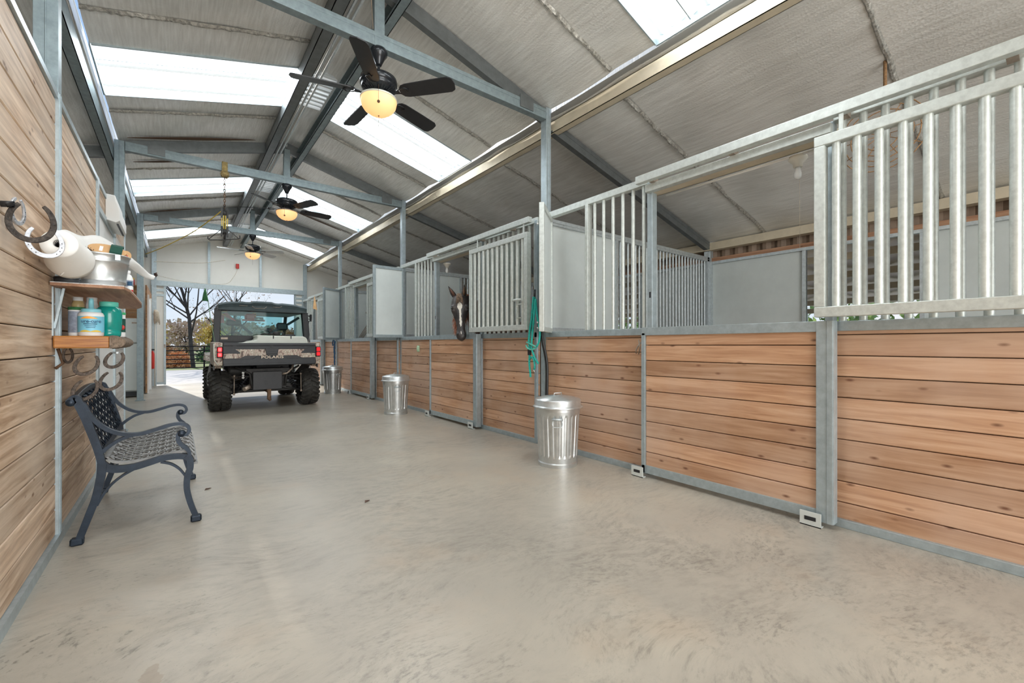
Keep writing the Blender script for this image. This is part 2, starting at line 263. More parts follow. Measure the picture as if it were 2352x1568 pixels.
# ---------------------------------------------------------------- mesh helpers
class MB:
    def __init__(s): s.v = []; s.f = []; s.sm = []; s.mi = []; s.m = 0
    def add(s, vs, fs, smooth=False):
        b = len(s.v); s.v += [Vector(v) for v in vs]; s.f += [tuple(i+b for i in f) for f in fs]; s.sm += [smooth]*len(fs); s.mi += [s.m]*len(fs); return s
    def box(s, x0, x1, y0, y1, z0, z1):
        return s.add([(x0, y0, z0), (x1, y0, z0), (x1, y1, z0), (x0, y1, z0), (x0, y0, z1), (x1, y0, z1), (x1, y1, z1), (x0, y1, z1)],
                     [(0, 3, 2, 1), (4, 5, 6, 7), (0, 1, 5, 4), (1, 2, 6, 5), (2, 3, 7, 6), (3, 0, 4, 7)])
    def bev(s, x0, x1, y0, y1, z0, z1, r=.01):
        # box with chamfered edges
        vs = []; idx = {}
        X = (x0, x1); Y = (y0, y1); Z = (z0, z1); r = min(r, abs(x1-x0)/2.1, abs(y1-y0)/2.1, abs(z1-z0)/2.1)
        for i in (0, 1):
            for j in (0, 1):
                for k in (0, 1):
                    px, py, pz = X[i], Y[j], Z[k]; dx, dy, dz = (r, -r)[i], (r, -r)[j], (r, -r)[k]
                    idx[i, j, k, 0] = len(vs); vs.append((px, py+dy, pz+dz))
                    idx[i, j, k, 1] = len(vs); vs.append((px+dx, py, pz+dz))
                    idx[i, j, k, 2] = len(vs); vs.append((px+dx, py+dy, pz))
        fs = []
        for i in (0, 1): fs.append([idx[i, j, k, 0] for j, k in ((0, 0), (1, 0), (1, 1), (0, 1))][::(-1 if i == 0 else 1)])
        for j in (0, 1): fs.append([idx[i, j, k, 1] for i, k in ((0, 0), (1, 0), (1, 1), (0, 1))][::(1 if j == 0 else -1)])
        for k in (0, 1): fs.append([idx[i, j, k, 2] for i, j in ((0, 0), (1, 0), (1, 1), (0, 1))][::(-1 if k == 0 else 1)])
        for j in (0, 1):
            for k in (0, 1): fs.append([idx[0, j, k, 1], idx[1, j, k, 1], idx[1, j, k, 2], idx[0, j, k, 2]])
        for i in (0, 1):
            for k in (0, 1): fs.append([idx[i, 0, k, 0], idx[i, 1, k, 0], idx[i, 1, k, 2], idx[i, 0, k, 2]])
        for i in (0, 1):
            for j in (0, 1): fs.append([idx[i, j, 0, 0], idx[i, j, 1, 0], idx[i, j, 1, 1], idx[i, j, 0, 1]])
        for i in (0, 1):
            for j in (0, 1):
                for k in (0, 1): fs.append([idx[i, j, k, 0], idx[i, j, k, 1], idx[i, j, k, 2]])
        return s.add(vs, fs)
    def bar(s, a, b, w, h, up=(0, 0, 1)):
        a = Vector(a); b = Vector(b); d = (b-a).normalized(); u = Vector(up); sd = d.cross(u)
        if sd.length < 1e-4: sd = d.cross(Vector((1, 0, 0)))
        sd.normalize(); u = sd.cross(d).normalized(); vs = []
        for p in (a, b):
            for q, r in ((-1, -1), (1, -1), (1, 1), (-1, 1)): vs.append(p+sd*w/2*q+u*h/2*r)
        return s.add(vs, [(0, 1, 2, 3), (7, 6, 5, 4), (0, 4, 5, 1), (1, 5, 6, 2), (2, 6, 7, 3), (3, 7, 4, 0)])
    def tube(s, pts, r, n=8, caps=True, flat=None):
        pts = [Vector(p) for p in pts]; R = r if isinstance(r, (list, tuple)) else [r]*len(pts)
        t0 = (pts[1]-pts[0]).normalized(); u = t0.orthogonal().normalized() if flat is None else Vector(flat); rings = []; k = len(s.v); vs = []
        for i, p in enumerate(pts):
            t = (pts[min(i+1, len(pts)-1)]-pts[max(i-1, 0)]).normalized()
            u = (u-t*u.dot(t)); u = u.normalized() if u.length > 1e-6 else t.orthogonal().normalized(); w = t.cross(u)
            for j in range(n):
                a = 2*PI*j/n; vs.append(p+(u*math.cos(a)+w*math.sin(a))*R[i])
        fs = [(i*n+j, i*n+(j+1) % n, (i+1)*n+(j+1) % n, (i+1)*n+j) for i in range(len(pts)-1) for j in range(n)]
        s.add(vs, fs, True)
        if caps: 
            b = k; s.f += [tuple(b+j for j in range(n))[::-1], tuple(b+(len(pts)-1)*n+j for j in range(n))]; s.sm += [False]*2; s.mi += [s.m]*2
        return s
    def ribbon(s, pts, w, h, up):
        # rectangular section swept on a path; up = direction of h
        pts = [Vector(p) for p in pts]; up = Vector(up).normalized(); vs = []
        Wd = w if isinstance(w, (list, tuple)) else [w]*len(pts); n = len(pts)
        for i, p in enumerate(pts):
            t = (pts[min(i+1, n-1)]-pts[max(i-1, 0)]).normalized(); sd = t.cross(up).normalized()
            for q, r in ((-1, -1), (1, -1), (1, 1), (-1, 1)): vs.append(p+sd*Wd[i]/2*q+up*h/2*r)
        fs = [(i*4+j, i*4+(j+1) % 4, (i+1)*4+(j+1) % 4, (i+1)*4+j) for i in range(n-1) for j in range(4)]
        fs += [(3, 2, 1, 0), ((n-1)*4, (n-1)*4+1, (n-1)*4+2, (n-1)*4+3)]
        return s.add(vs, fs)
    def lathe(s, prof, c=(0, 0, 0), n=24, axis=(0, 0, 1), ry=1.):
        c = Vector(c); a = Vector(axis).normalized(); u = a.orthogonal().normalized() if abs(a.z) < .99 else Vector((1, 0, 0)); w = a.cross(u); vs = []; 
        for r, z in prof:
            for j in range(n):
                t = 2*PI*j/n; vs.append(c+a*z+(u*math.cos(t)+w*math.sin(t)*ry)*max(r, 1e-4))
        fs = [(i*n+j, i*n+(j+1) % n, (i+1)*n+(j+1) % n, (i+1)*n+j) for i in range(len(prof)-1) for j in range(n)]
        return s.add(vs, fs, True)
    def ball(s, c, rx, ry=None, rz=None, n=12, rot=None):
        ry = ry or rx; rz = rz or rx; vs = []; m = n//2; c = Vector(c)
        for i in range(m+1):
            ph = PI*i/m
            for j in range(n):
                t = 2*PI*j/n; q = Vector((rx*math.sin(ph)*math.cos(t), ry*math.sin(ph)*math.sin(t), rz*math.cos(ph)))
                if rot: q = rot @ q
                vs.append(c+q)
        return s.add(vs, [(i*n+j, i*n+(j+1) % n, (i+1)*n+(j+1) % n, (i+1)*n+j) for i in range(m) for j in range(n)], True)
    def prism(s, poly, a, b, f):
        # poly: 2D points; f(u,v,t) -> 3D; t in (a,b)
        n = len(poly); vs = [f(u, v, a) for u, v in poly]+[f(u, v, b) for u, v in poly]
        return s.add(vs, [tuple(range(n))[::-1], tuple(range(n, 2*n))]+[(i, (i+1) % n, n+(i+1) % n, n+i) for i in range(n)])
    def xf(s, mat, start=0):
        for i in range(start, len(s.v)): s.v[i] = mat @ s.v[i]
        return s
def put(name, mb, mat, parent=None, bevel=0, sub=0, world=True, solid=0):
    me = bpy.data.meshes.new(name)
    off = Vector((0, 0, 0))
    if parent is not None and world:
        q = parent
        while q is not None: off = off+q.location; q = q.parent
    me.from_pydata([tuple(v-off) for v in mb.v], [], mb.f); me.update()
    for m in (mat if isinstance(mat, list) else [mat]): me.materials.append(M[m] if isinstance(m, str) else m)
    me.polygons.foreach_set('use_smooth', mb.sm); me.polygons.foreach_set('material_index', mb.mi)
    o = bpy.data.objects.new(name, me); COL.objects.link(o)
    if parent is not None: o.parent = parent
    if solid: md = o.modifiers.new('solid', 'SOLIDIFY'); md.thickness = solid
    if bevel: md = o.modifiers.new('bevel', 'BEVEL'); md.width = bevel; md.segments = 2; md.limit_method = 'ANGLE'
    if sub: md = o.modifiers.new('sub', 'SUBSURF'); md.levels = sub; md.render_levels = sub
    return o
def tag(o, label=None, cat=None, group=None, kind=None):
    if label: o['label'] = label
    if cat: o['category'] = cat
    if group: o['group'] = group
    if kind: o['kind'] = kind
    return o
def thing(name, label, cat, loc=(0, 0, 0), group=None, rz=0):
    o = bpy.data.objects.new(name, None); COL.objects.link(o); o.location = loc; o.rotation_euler = (0, 0, rz); o.empty_display_size = .1
    return tag(o, label, cat, group)
def struct(name, mb, mat, **k): return tag(put(name, mb, mat, **k), kind='structure')
def kids(o): return [c for c in bpy.data.objects if c.parent == o]
def copy_tree(o, parent=None):
    c = o.copy(); COL.objects.link(c); c.parent = parent
    for ch in kids(o): copy_tree(ch, c)
    return c
def text_mesh(name, body, size, depth, mat, loc, rot, parent=None, space=1.0, sx=1.0):
    cu = bpy.data.curves.new(name, 'FONT'); cu.body = body; cu.size = size; cu.extrude = depth; cu.align_x = 'CENTER'; cu.align_y = 'CENTER'; cu.space_character = space; cu.offset = size*.012
    tmp = bpy.data.objects.new(name+'_curve', cu); COL.objects.link(tmp); bpy.context.view_layer.update()
    me = bpy.data.meshes.new_from_object(tmp.evaluated_get(bpy.context.evaluated_depsgraph_get())); bpy.data.objects.remove(tmp)
    me.materials.clear(); me.materials.append(M[mat]); me.transform(Matrix.Diagonal((sx, 1, 1, 1)))
    o = bpy.data.objects.new(name, me); COL.objects.link(o); o.rotation_euler = rot
    off = Vector((0, 0, 0)); q = parent
    while q is not None: off = off+q.location; q = q.parent
    o.location = Vector(loc)-off; o.parent = parent
    return o
# ================================================================ THE BUILDING
BAY = [-.29, 3.556, 7.41, 11.26, 15.10]           # steel frame lines
ZL = lambda x: 3.72+.27*(x+.55)                   # main roof, left slope
ZR = lambda x: 3.72+.27*(3.24-x)                  # main roof, right slope
RX = 1.335
LOWR = lambda x: 3.63-.25*(x-3.30)
LOWL = lambda x: 3.63+.25*(x+.64)
YEND = 15.10; YBACK = -4.1

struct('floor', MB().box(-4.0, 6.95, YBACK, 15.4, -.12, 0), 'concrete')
struct('ground', MB().box(-40, 60, 15.4, 24.1, -.2, -.015).box(6.95, 14, -40, 15.4, -.25, -.05), 'drive')  # strip beside the stalls made pale to bounce light under the lean-to
struct('ground_grass', MB().box(-80, 120, 24.1, 140, -.25, -.03).box(14, 60, -40, 15.4, -.25, -.05).box(-60, -4.0, -40, 15.4, -.25, -.05).box(-4, 6.95, -40, YBACK, -.25, -.05), 'grass')

def sheet(xs, ys, zf, holes, amp):
    mb = MB(); vs = []
    for x in xs:
        for y in ys:
            d = noise.noise(Vector((x*1.6, y*1.6, 3.1)))*amp+noise.noise(Vector((x*5, y*5, 1.7)))*amp*.35
            # the blanket hangs a little between its seams
            ph = ((y-BAY[0]) % 3.855)/3.855
            d -= amp*1.3*abs(math.sin(ph*PI*4))**.7
            vs.append((x, y, zf(x)+d+.01))
    n = len(ys); fs = []
    for i in range(len(xs)-1):
        for j in range(n-1):
            cx_, cy_ = (xs[i]+xs[i+1])/2, (ys[j]+ys[j+1])/2
            if any(h[0] < cx_ < h[1] and h[2] < cy_ < h[3] for h in holes): continue
            fs.append((i*n+j, i*n+j+1, (i+1)*n+j+1, (i+1)*n+j))
    return mb.add(vs, fs, True)
def grid(a, b, step, extra=()):
    k = max(1, round((b-a)/step)); g = [a+(b-a)*i/k for i in range(k+1)]
    g = [v for v in g if all(abs(v-e) > step*.45 for e in extra)]+list(extra)
    return sorted(g)
SKY = []   # (x0,x1,y0,y1,slope)
for t in BAY[:-1]: SKY += [(-.65, 1.10, t+1.60, t+2.55, 'L'), (1.62, 3.28, t+1.60-(.08 if t < 0 else 0), t+2.55-(.08 if t < 0 else 0), 'R')]
ye = [v for s in SKY if s[4] == 'L' for v in (s[2], s[3])]
YS = grid(YBACK, YEND, .12, ye); YR = grid(YBACK, YEND, .12, [v for s in SKY if s[4] == 'R' for v in (s[2], s[3])])
cl = sheet(grid(-.64, RX, .12, [-.60, 1.10]), YS, ZL, [(-.62, 1.10, s[2], s[3]) for s in SKY if s[4] == 'L'], .018)
struct('ceiling', cl, 'foil')
struct('ceiling', sheet(grid(RX, 3.30, .12, [1.62, 3.275]), YR, ZR, [(1.62, 3.275, s[2], s[3]) for s in SKY if s[4] == 'R'], .018), 'foil')
struct('ceiling', sheet(grid(3.30, 6.95, .15), grid(YBACK, YEND, .15), LOWR, [], .018), 'foil')
struct('ceiling', sheet(grid(-4.0, -.64, .15), grid(YBACK, YEND, .15), LOWL, [], .018), 'foil')
# insulation seams: crinkled tape lines across the slopes
def seam(x0, x1, y, zf, amp=.012):
    mb = MB(); n = int((x1-x0)/.03); vs = []
    for i in range(n+1):
        x = x0+(x1-x0)*i/n; z = zf(x)-.014-rnd.random()*amp
        yy = y+.012*noise.noise(Vector((x*4, y, 0)))
        vs += [(x, yy-.026, zf(x)-.002), (x, yy-.007, z), (x, yy+.007, z-rnd.random()*.006), (x, yy+.026, zf(x)-.002)]
    return mb.add(vs, [(i*4+j, i*4+j+1, i*4+4+j+1, i*4+4+j) for i in range(n) for j in range(3)])
for t in BAY[:-1]:
    for dy in (1.10, 2.95):
        m = seam(-.6, RX-.2, t+dy, ZL); m2 = seam(RX+.22, 3.25, t+dy, ZR)
        for q in (m, m2, seam(3.4, 6.8, t+dy+.05, LOWR, .02)): tag(put('insulation_seam', q, 'seam'), kind='structure')
# long slits where the blanket has come away beside the rafters
def slit(x0, x1, y, zf, h):
    mb = MB(); n = 24; vs = []
    for i in range(n+1):
        f = i/n; x = x0+(x1-x0)*f; w = h*math.sin(PI*f)**.7*(1+.5*noise.noise(Vector((x*3, y, 0))))+.001
        z = zf(x)-.028
        vs += [(x, y-w/2, z), (x, y+w/2, z)]
    mb.add(vs, [(2*i, 2*i+1, 2*i+3, 2*i+2) for i in range(n)])
    return mb
for q in (slit(-.5, .9, BAY[2]-.16, ZL, .07), slit(-.5, .1, BAY[2]+.75, ZL, .05), slit(-.5, .4, BAY[3]-.18, ZL, .06), slit(2.0, 3.1, BAY[1]+.14, ZR, .05), slit(2.0, 3.0, BAY[3]-.9, ZR, .06), slit(2.1, 3.1, BAY[2]+.2, ZR, .05)):
    tag(put('insulation_slit', q, 'gap', solid=.006), kind='structure')
# skylights
wi = 0
for (x0, x1, y0, y1, sl) in SKY:
    if y1 < 0: pass
    zf = ZL if sl == 'L' else ZR; wi += 1
    if sl == 'L': x0 = -.60
    else: x1 = 3.275
    m = MB(); n = 28; vs = []
    for i in range(n+1):
        y = y0+(y1-y0)*i/n; dz = .05+.012*math.cos(i*PI/2)
        vs += [(x0, y, zf(x0)+dz), (x1, y, zf(x1)+dz)]
    m.add(vs, [(2*i, 2*i+1, 2*i+3, 2*i+2) for i in range(n)])
    w = struct('window_%d' % wi, m, 'sky')
    r = MB()
    for k in (1, 2):
        y = y0+(y1-y0)*k/3; r.bar((x0, y, zf(x0)+.022), (x1, y, zf(x1)+.022), .010, .008)
    for y in (y0, y1): r.bar((x0, y, zf(x0)+.02), (x1, y, zf(x1)+.02), .012, .085)
    for x in (x0, x1): r.bar((x, y0, zf(x)+.02), (x, y1, zf(x)+.02), .012, .085)
    put('window_frame', r, 'galv_blue', w)
# small ribbed ridge vents between the skylights
for t in BAY[:-1]:
    y0 = t+1.65; y1 = t+2.50
    m = MB()
    for i in range(9):
        y = y0+(y1-y0)*i/9
        m.box(1.17, 1.47, y, y+.055, 4.170, 4.195)
    m.box(1.15, 1.48, y0-.02, y1, 4.192, 4.20)
    struct('trim_%d' % (10+BAY.index(t)), m, 'skydim')
# outer roof skin (keeps sky light out of the loft above the blanket)
m = MB()
for a, b, za, zb in ((-4.1, -.64, LOWL(-4.1)+.16, LOWL(-.64)+.16), (3.30, 7.1, LOWR(3.3)+.16, LOWR(7.1)+.16)):
    m.add([(a, YBACK, za), (b, YBACK, zb), (b, YEND+.3, zb), (a, YEND+.3, za), (a, YBACK, za+.02), (b, YBACK, zb+.02), (b, YEND+.3, zb+.02), (a, YEND+.3, za+.02)], [(0, 3, 2, 1), (4, 5, 6, 7), (0, 1, 5, 4), (1, 2, 6, 5), (2, 3, 7, 6), (3, 0, 4, 7)])
struct('roof_skin', m, 'white_wall')
struct('ridge_leak_blocker', MB().box(RX-.18, RX+.18, YBACK, YEND+.3, 4.275, 4.29), 'white_wall')  # added unseen strip, blocks sun leaking through the ridge gap
struct('roof_step_leak_blocker', MB().box(3.303, 3.309, YBACK, YEND+.05, 3.695, 3.83).box(-.652, -.645, YBACK, YEND+.05, 3.685, 3.83), 'foil')  # added unseen strips, block light leaking where the roof slopes meet

# ---- steel frames
def truss(T, label):
    t = thing('roof_truss', label, 'truss', (RX, T, 3.58), 'roof trusses across the aisle')
    for a, b in (((-.58, T, ZL(-.58)-.075), (RX, T, ZL(RX)-.075)), ((RX, T, ZR(RX)-.075), (3.30, T, ZR(3.30)-.075))):
        m = MB(); m.bar(a, b, .008, .14); a = Vector(a); b = Vector(b)
        for z in (-.066, .066): m.bar(a+Vector((0, .03, z)), b+Vector((0, .03, z)), .066, .008)
        m.bar(a+Vector((0, .062, -.055)), b+Vector((0, .062, -.055)), .006, .03)
        put('rafter', m, 'galv_backlit', t)
    m = MB().bar((-.53, T-.01, 3.64), (3.20, T-.01, 3.64), .075, .115, (0, 0, 1)); m.bar((-.53, T-.049, 3.668), (3.20, T-.049, 3.668), .004, .018)
    put('bottom_chord', m, 'beamsteel', t, bevel=.006)
    m = MB().box(RX-.042, RX+.042, T-.04, T+.04, 3.60, 4.12).box(RX-.05, RX-.035, T-.05, T+.01, 3.58, 4.0)
    put('king_post', m, 'beamsteel', t, bevel=.004)
    for x in (-.22, 2.92):
        z = (ZL(x) if x < 1 else ZR(x))-.14
        put('gusset_plate', MB().box(x-.09, x+.09, T-.056, T-.050, 3.60, z+.06), 'galv_backlit', t)
    return t
for T, lb in zip(BAY[:4], ('galvanized roof truss behind the photographer', 'galvanized roof truss carrying the nearest ceiling fan', 'second galvanized roof truss, with the yellow block and tackle tied to it', 'farthest galvanized roof truss, before the end wall')):
    if T > 0: truss(T, lb)
def lowraft(T, side, label):
    t = MB(); f = LOWR if side > 0 else LOWL
    xa, xb = (3.32, 6.85) if side > 0 else (-.66, -3.95)
    t.bar((xa, T, f(xa)-.085), (xb, T, f(xb)-.085), .07, .13); t.bar((xa, T-.036, f(xa)-.06), (xb, T-.036, f(xb)-.06), .004, .02)
    return tag(put('shed_rafter', t, 'galv_backlit'), label, 'rafter', 'shed rafters under the side roofs')
wh = ['', 'nearest the camera', 'second from the camera', 'third from the camera']
for i, T in enumerate(BAY[:4]):
    if T > 0:
        lowraft(T, 1, 'steel rafter in backlit shade colour over the right stalls, '+wh[i]); lowraft(T, -1, 'steel rafter in backlit shade colour over the left rooms, '+wh[i])
# ridge and plate beams
def cbeam(name, x0, x1, z0, z1, open_dir, mat, label):
    m = MB(); w = .006; xs = x0 if open_dir > 0 else x1-w
    m.box(xs, xs+w, YBACK, YEND-.03, z0, z1).box(x0, x1, YBACK, YEND-.03, z0, z0+w).box(x0, x1, YBACK, YEND-.03, z1-w, z1)
    m.box(x1-w if open_dir > 0 else x0, x1 if open_dir > 0 else x0+w, YBACK, YEND-.03, z0, z0+.03)
    return tag(put(name, m, mat), label, 'beam')
cbeam('ridge_beam', 1.04, 1.14, 3.97, 4.12, 1, 'galv_backlit', 'dark steel beam along the left side of the roof ridge')
cbeam('ridge_beam', 1.47, 1.55, 3.98, 4.12, -1, 'beamsteel', 'pale steel beam along the right side of the roof ridge')
cbeam('plate_beam', 3.31, 3.40, 3.47, 3.60, 1, 'plate', 'steel beam with a warm bounce tint running above the stall posts on the right')
cbeam('plate_beam', -.72, -.64, 3.44, 3.60, -1, 'beamsteel', 'galvanized steel beam running above the left wall posts')
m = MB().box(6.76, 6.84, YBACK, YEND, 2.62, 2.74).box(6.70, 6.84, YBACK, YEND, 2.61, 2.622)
tag(put('eave_beam', m, 'plate'), 'warm-tinted steel eave beam above the back wall of the stalls', 'beam')
for x, z, r, lb in ((1.185, 4.00, .013, 'thin galvanized conduit beside the left ridge beam'), (1.225, 3.985, .011, 'thinner galvanized conduit nearer the ridge centre')):
    tag(put('conduit', MB().tube([(x, YBACK, z), (x, YEND-.1, z)], r, 8), 'galv'), lb, 'conduit')
# posts
def post(x0, x1, T, z1, label, foot=True):
    m = MB(); w = .045
    if x0 < 0 and T < 5:                  # set behind the board wall, full width above it
        m.box(x0, -.588, T-w, T+w, 0, 2.50).box(x0, x1, T-w, T+w, 2.502, z1)
    else:
        m.box(x0, x1, T-w, T+w, 0, z1).box(x0-.03, x1+.03, T-w-.03, T+w+.03, 0, .008)
    m.box((x0+x1)/2-.004, (x0+x1)/2+.004, T-w-.005, T-w, 2.52, z1)
    return tag(put('steel_post', m, 'beamsteel' if x0 < 0 else 'galv_blue', bevel=.003), label, 'post')
for T, a, b in zip(BAY[1:4], ('standing where the tall grey feed door opens toward the camera', 'standing between the horse and the farther stalls', 'standing by the farthest feed door'),
                ('rising above the left board wall beside the horseshoes', 'at the far end of the left board wall', 'standing free in front of the white refrigerator')):
    post(3.205, 3.275, T, 3.72, 'galvanized steel post '+a); post(-.635, -.535, T, 3.70, 'galvanized steel post '+b)

# ---- board walls
def boards_y(x0, x1, y0, y1, z0, z1, h=.127, gap=.005, mb=None):
    # horizontal boards running along Y with a small shadow groove
    mb = mb or MB(); z = z0
    while z < z1-.012:
        e = min(z+h-gap, z1); mb.bev(x0, x1, y0, y1, z, e, .004); z += h
    return mb
def boards_x(x0, x1, y0, y1, z0, z1, h=.14, gap=.005):
    mb = MB(); z = z0
    while z < z1-.02: e = min(z+h-gap, z1); mb.bev(x0, x1, y0, y1, z, e, .004); z += h
    return mb
# left wall, Y from behind the camera to 7.30, door between 5.02 and 6.20
XW = -.535
m = boards_y(XW-.03, XW, YBACK, 3.44, .05, 2.47, .142)
boards_y(XW-.03, XW, 3.49, 4.93, .05, 2.47, .142, mb=m)
w = struct('wall_left', m, 'pine_left')
put('wall_backing', MB().box(XW-.05, XW-.031, YBACK, 4.98, .02, 2.47).box(XW-.05, XW-.031, 6.24, 7.30, .02, 2.47), 'gap', w)
m = MB(); boards_y(XW-.03, XW, 5.02, 7.28, 2.30, 2.47, .142, mb=m)
put('wall_boards_over_door', m, 'pine_left', w)
m = MB(); boards_y(XW-.03, XW, 6.26, 7.28, .05, 2.30, .142, mb=m); put('whitewashed_boards', m, 'pine_white', w)
m = MB()
for y0, y1 in ((3.43, 3.50), (4.93, 5.01), (7.27, 7.31)): m.box(XW-.03, XW+.014, y0, y1, 0, 2.50)
m.box(XW+.014, XW+.018, 3.445, 3.455, .0, 2.5).box(XW+.014, XW+.018, 3.475, 3.485, 0, 2.5)
m.box(XW-.04, XW+.012, YBACK, 7.31, 2.465, 2.50).box(XW-.03, XW+.02, YBACK, 5.0, 0, .05).box(XW-.03, XW+.02, 6.24, 7.3, 0, .05)
m.box(XW-.03, XW+.012, 5.0, 6.26, 2.24, 2.29).box(XW-.03, XW+.012, 6.20, 6.26, 0, 2.26)
tag(put('trim_1', m, 'galv_blue'), kind='structure')
d = struct('door_1', MB().bev(XW-.045, XW-.005, 5.02, 6.20, .01, 2.24, .004), 'white')
put('door_handle', MB().tube([(XW-.005, 6.08, 1.02), (XW+.045, 6.08, 1.02), (XW+.045, 5.98, 1.02)], .01, 8), 'zinc', d)
# left rooms
struct('wall_outer', MB().box(-4.05, -4.0, YBACK, YEND, 0, 2.8), 'white_wall')
struct('wall_alcove_back', boards_x(-4.0, -.60, 12.70, 12.73, .02, 2.42, .20), 'brownwood')
struct('wall_alcove_upper', MB().box(-4.0, -.60, 12.71, 12.74, 2.42, 3.6), 'white_wall')
struct('wall_alcove_side', MB().box(-4.0, -.56, 7.31, 7.34, 0, 2.5), 'white_wall')
m = MB(); boards_y(XW-.04, XW-.01, 12.70, 14.95, .02, 2.45, .2, mb=m)
w2 = struct('wall_left_far', m, 'brownwood')
m = MB().box(XW-.012, XW+.0, 12.9, 13.9, .02, 2.2); put('white_door', m, 'white', w2)
put('door_trim', MB().box(XW-.012, XW+.02, 12.84, 12.90, 0, 2.25).box(XW-.012, XW+.02, 13.9, 13.97, 0, 2.25), 'white', w2)

# ---- end wall
def zroof(x):
    if x < -.64: return LOWL(x)
    if x < RX: return ZL(x)
    if x < 3.30: return ZR(x)
    return LOWR(x)
m = MB()
def wallpoly(x0, x1, zb):
    xs = sorted(set([x0, x1]+[v for v in (-.64, RX, 3.30) if x0 < v < x1])); poly = [(x0, zb), (x1, zb)]+[(x, zroof(x)+.05) for x in xs[::-1]]
    m.prism(poly, YEND, YEND+.05, lambda u, v, t: (u, t, v))
wallpoly(-4.0, -.54, 0); wallpoly(-.54, 3.22, 2.78); wallpoly(3.22, 6.95, 0)
wf = struct('wall_end', m, 'white_wall')
m = MB().box(-.56, 3.24, YEND-.10, YEND-.002, 2.70, 2.84).box(-.56, 3.24, YEND-.104, YEND-.10, 2.74, 2.75)
for x in (.71, 1.995): m.box(x-.03, x+.03, YEND-.06, YEND-.002, 2.84, zroof(x)-.02); m.box(x-.004, x+.004, YEND-.066, YEND-.06, 2.84, zroof(x)-.02)
for x in (-.50, 3.24): m.box(x-.05, x+.05, YEND-.09, YEND-.002, 0, zroof(x)-.04)
m.box(4.6, 4.66, YEND-.06, YEND-.002, 0, 3.3)
tag(put('trim_2', m, 'galv_blue'), kind='structure')
# sliding door leaves parked at both jambs
for x0, x1, nm in ((-.53, -.25, 'door_2'), (2.93, 3.20, 'door_3')):
    d = struct(nm, MB().box(x0, x1, YEND-.03, YEND+.0, .03, 2.70), 'white_wall')
    f = MB()
    for a in (x0, x1-.05): f.box(a, a+.05, YEND-.05, YEND+.02, .02, 2.70)
    for z in (.03, 2.42, 2.55): f.box(x0, x1, YEND-.048, YEND+.018, z, z+.06)
    put('door_frame', f, 'galv_blue', d)
    put('door_latch', MB().box((x1-.04) if x0 < 0 else x0+.01, (x1-.01) if x0 < 0 else x0+.04, YEND-.065, YEND-.05, 1.02, 1.12), 'exhaust', d)

# ---- right wall behind the camera and the back wall of the stalls
struct('wall_right', boards_y(3.19, 3.22, YBACK, -.35, .02, 1.2), 'pine')
m = MB(); lo = MB(); fr = MB(); co = MB()
prev = YBACK
for T in BAY:
    w1, w0 = T-1.36, T-2.52
    if w0 > prev: m.box(6.84, 6.86, prev, w0, 1.25, 2.42)
    m.box(6.84, 6.86, w1, T, 1.25, 2.42); prev = T
    for y in (w0-.03, w1): fr.box(6.80, 6.87, y, y+.04, 1.2, 2.42)
    fr.box(6.76, 6.84, T-.05, T+.05, 0, 2.62)
lo = boards_y(6.84, 6.87, YBACK, YEND, .03, 1.22)
w = struct('wall_back', m, 'panel'); put('lower_boards', lo, 'pine', w)
fr.box(6.79, 6.85, YBACK, YEND, 1.20, 1.25).box(6.79, 6.85, YBACK, YEND, 2.40, 2.44)
put('wall_frame', fr, 'galv', w)
put('wood_girt', MB().box(6.80, 6.86, YBACK, YEND, 2.44, 2.50), 'shelfwood', w)
vs = []; n = int((YEND-YBACK)/.05)
for i in range(n+1):
    y = YBACK+(YEND-YBACK)*i/n; x = 6.88+.02*(1 if (i//2) % 2 else -1); vs += [(x, y, 2.44), (x, y, 2.72)]
put('corrugated_skirt', MB().add(vs, [(2*i, 2*i+2, 2*i+3, 2*i+1) for i in range(n)]), 'skirt', w)
# lean-to outside the stall windows
lt = thing('lean_to_roof', 'tan corrugated lean-to roof seen through the stall window bars', 'roof', (8.6, 5, 0))
vs = []; n = 190
for i in range(n+1):
    y = -5+20*i/n; dz = .02*math.sin(i*PI/2); vs += [(6.95, y, 2.58+dz), (11.0, y, 1.95+dz)]
put('roof_sheet', MB().add(vs, [(2*i, 2*i+1, 2*i+3, 2*i+2) for i in range(n)], True), 'tan_corr', lt)
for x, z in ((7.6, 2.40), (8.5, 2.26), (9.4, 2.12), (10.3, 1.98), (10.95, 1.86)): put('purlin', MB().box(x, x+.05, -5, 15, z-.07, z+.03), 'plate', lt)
for y in (-4.5, -.3, 3.55, 7.4, 11.2, 15): put('support_post', MB().box(10.9, 11.0, y-.05, y+.05, -.05, 1.9), 'galv', lt)
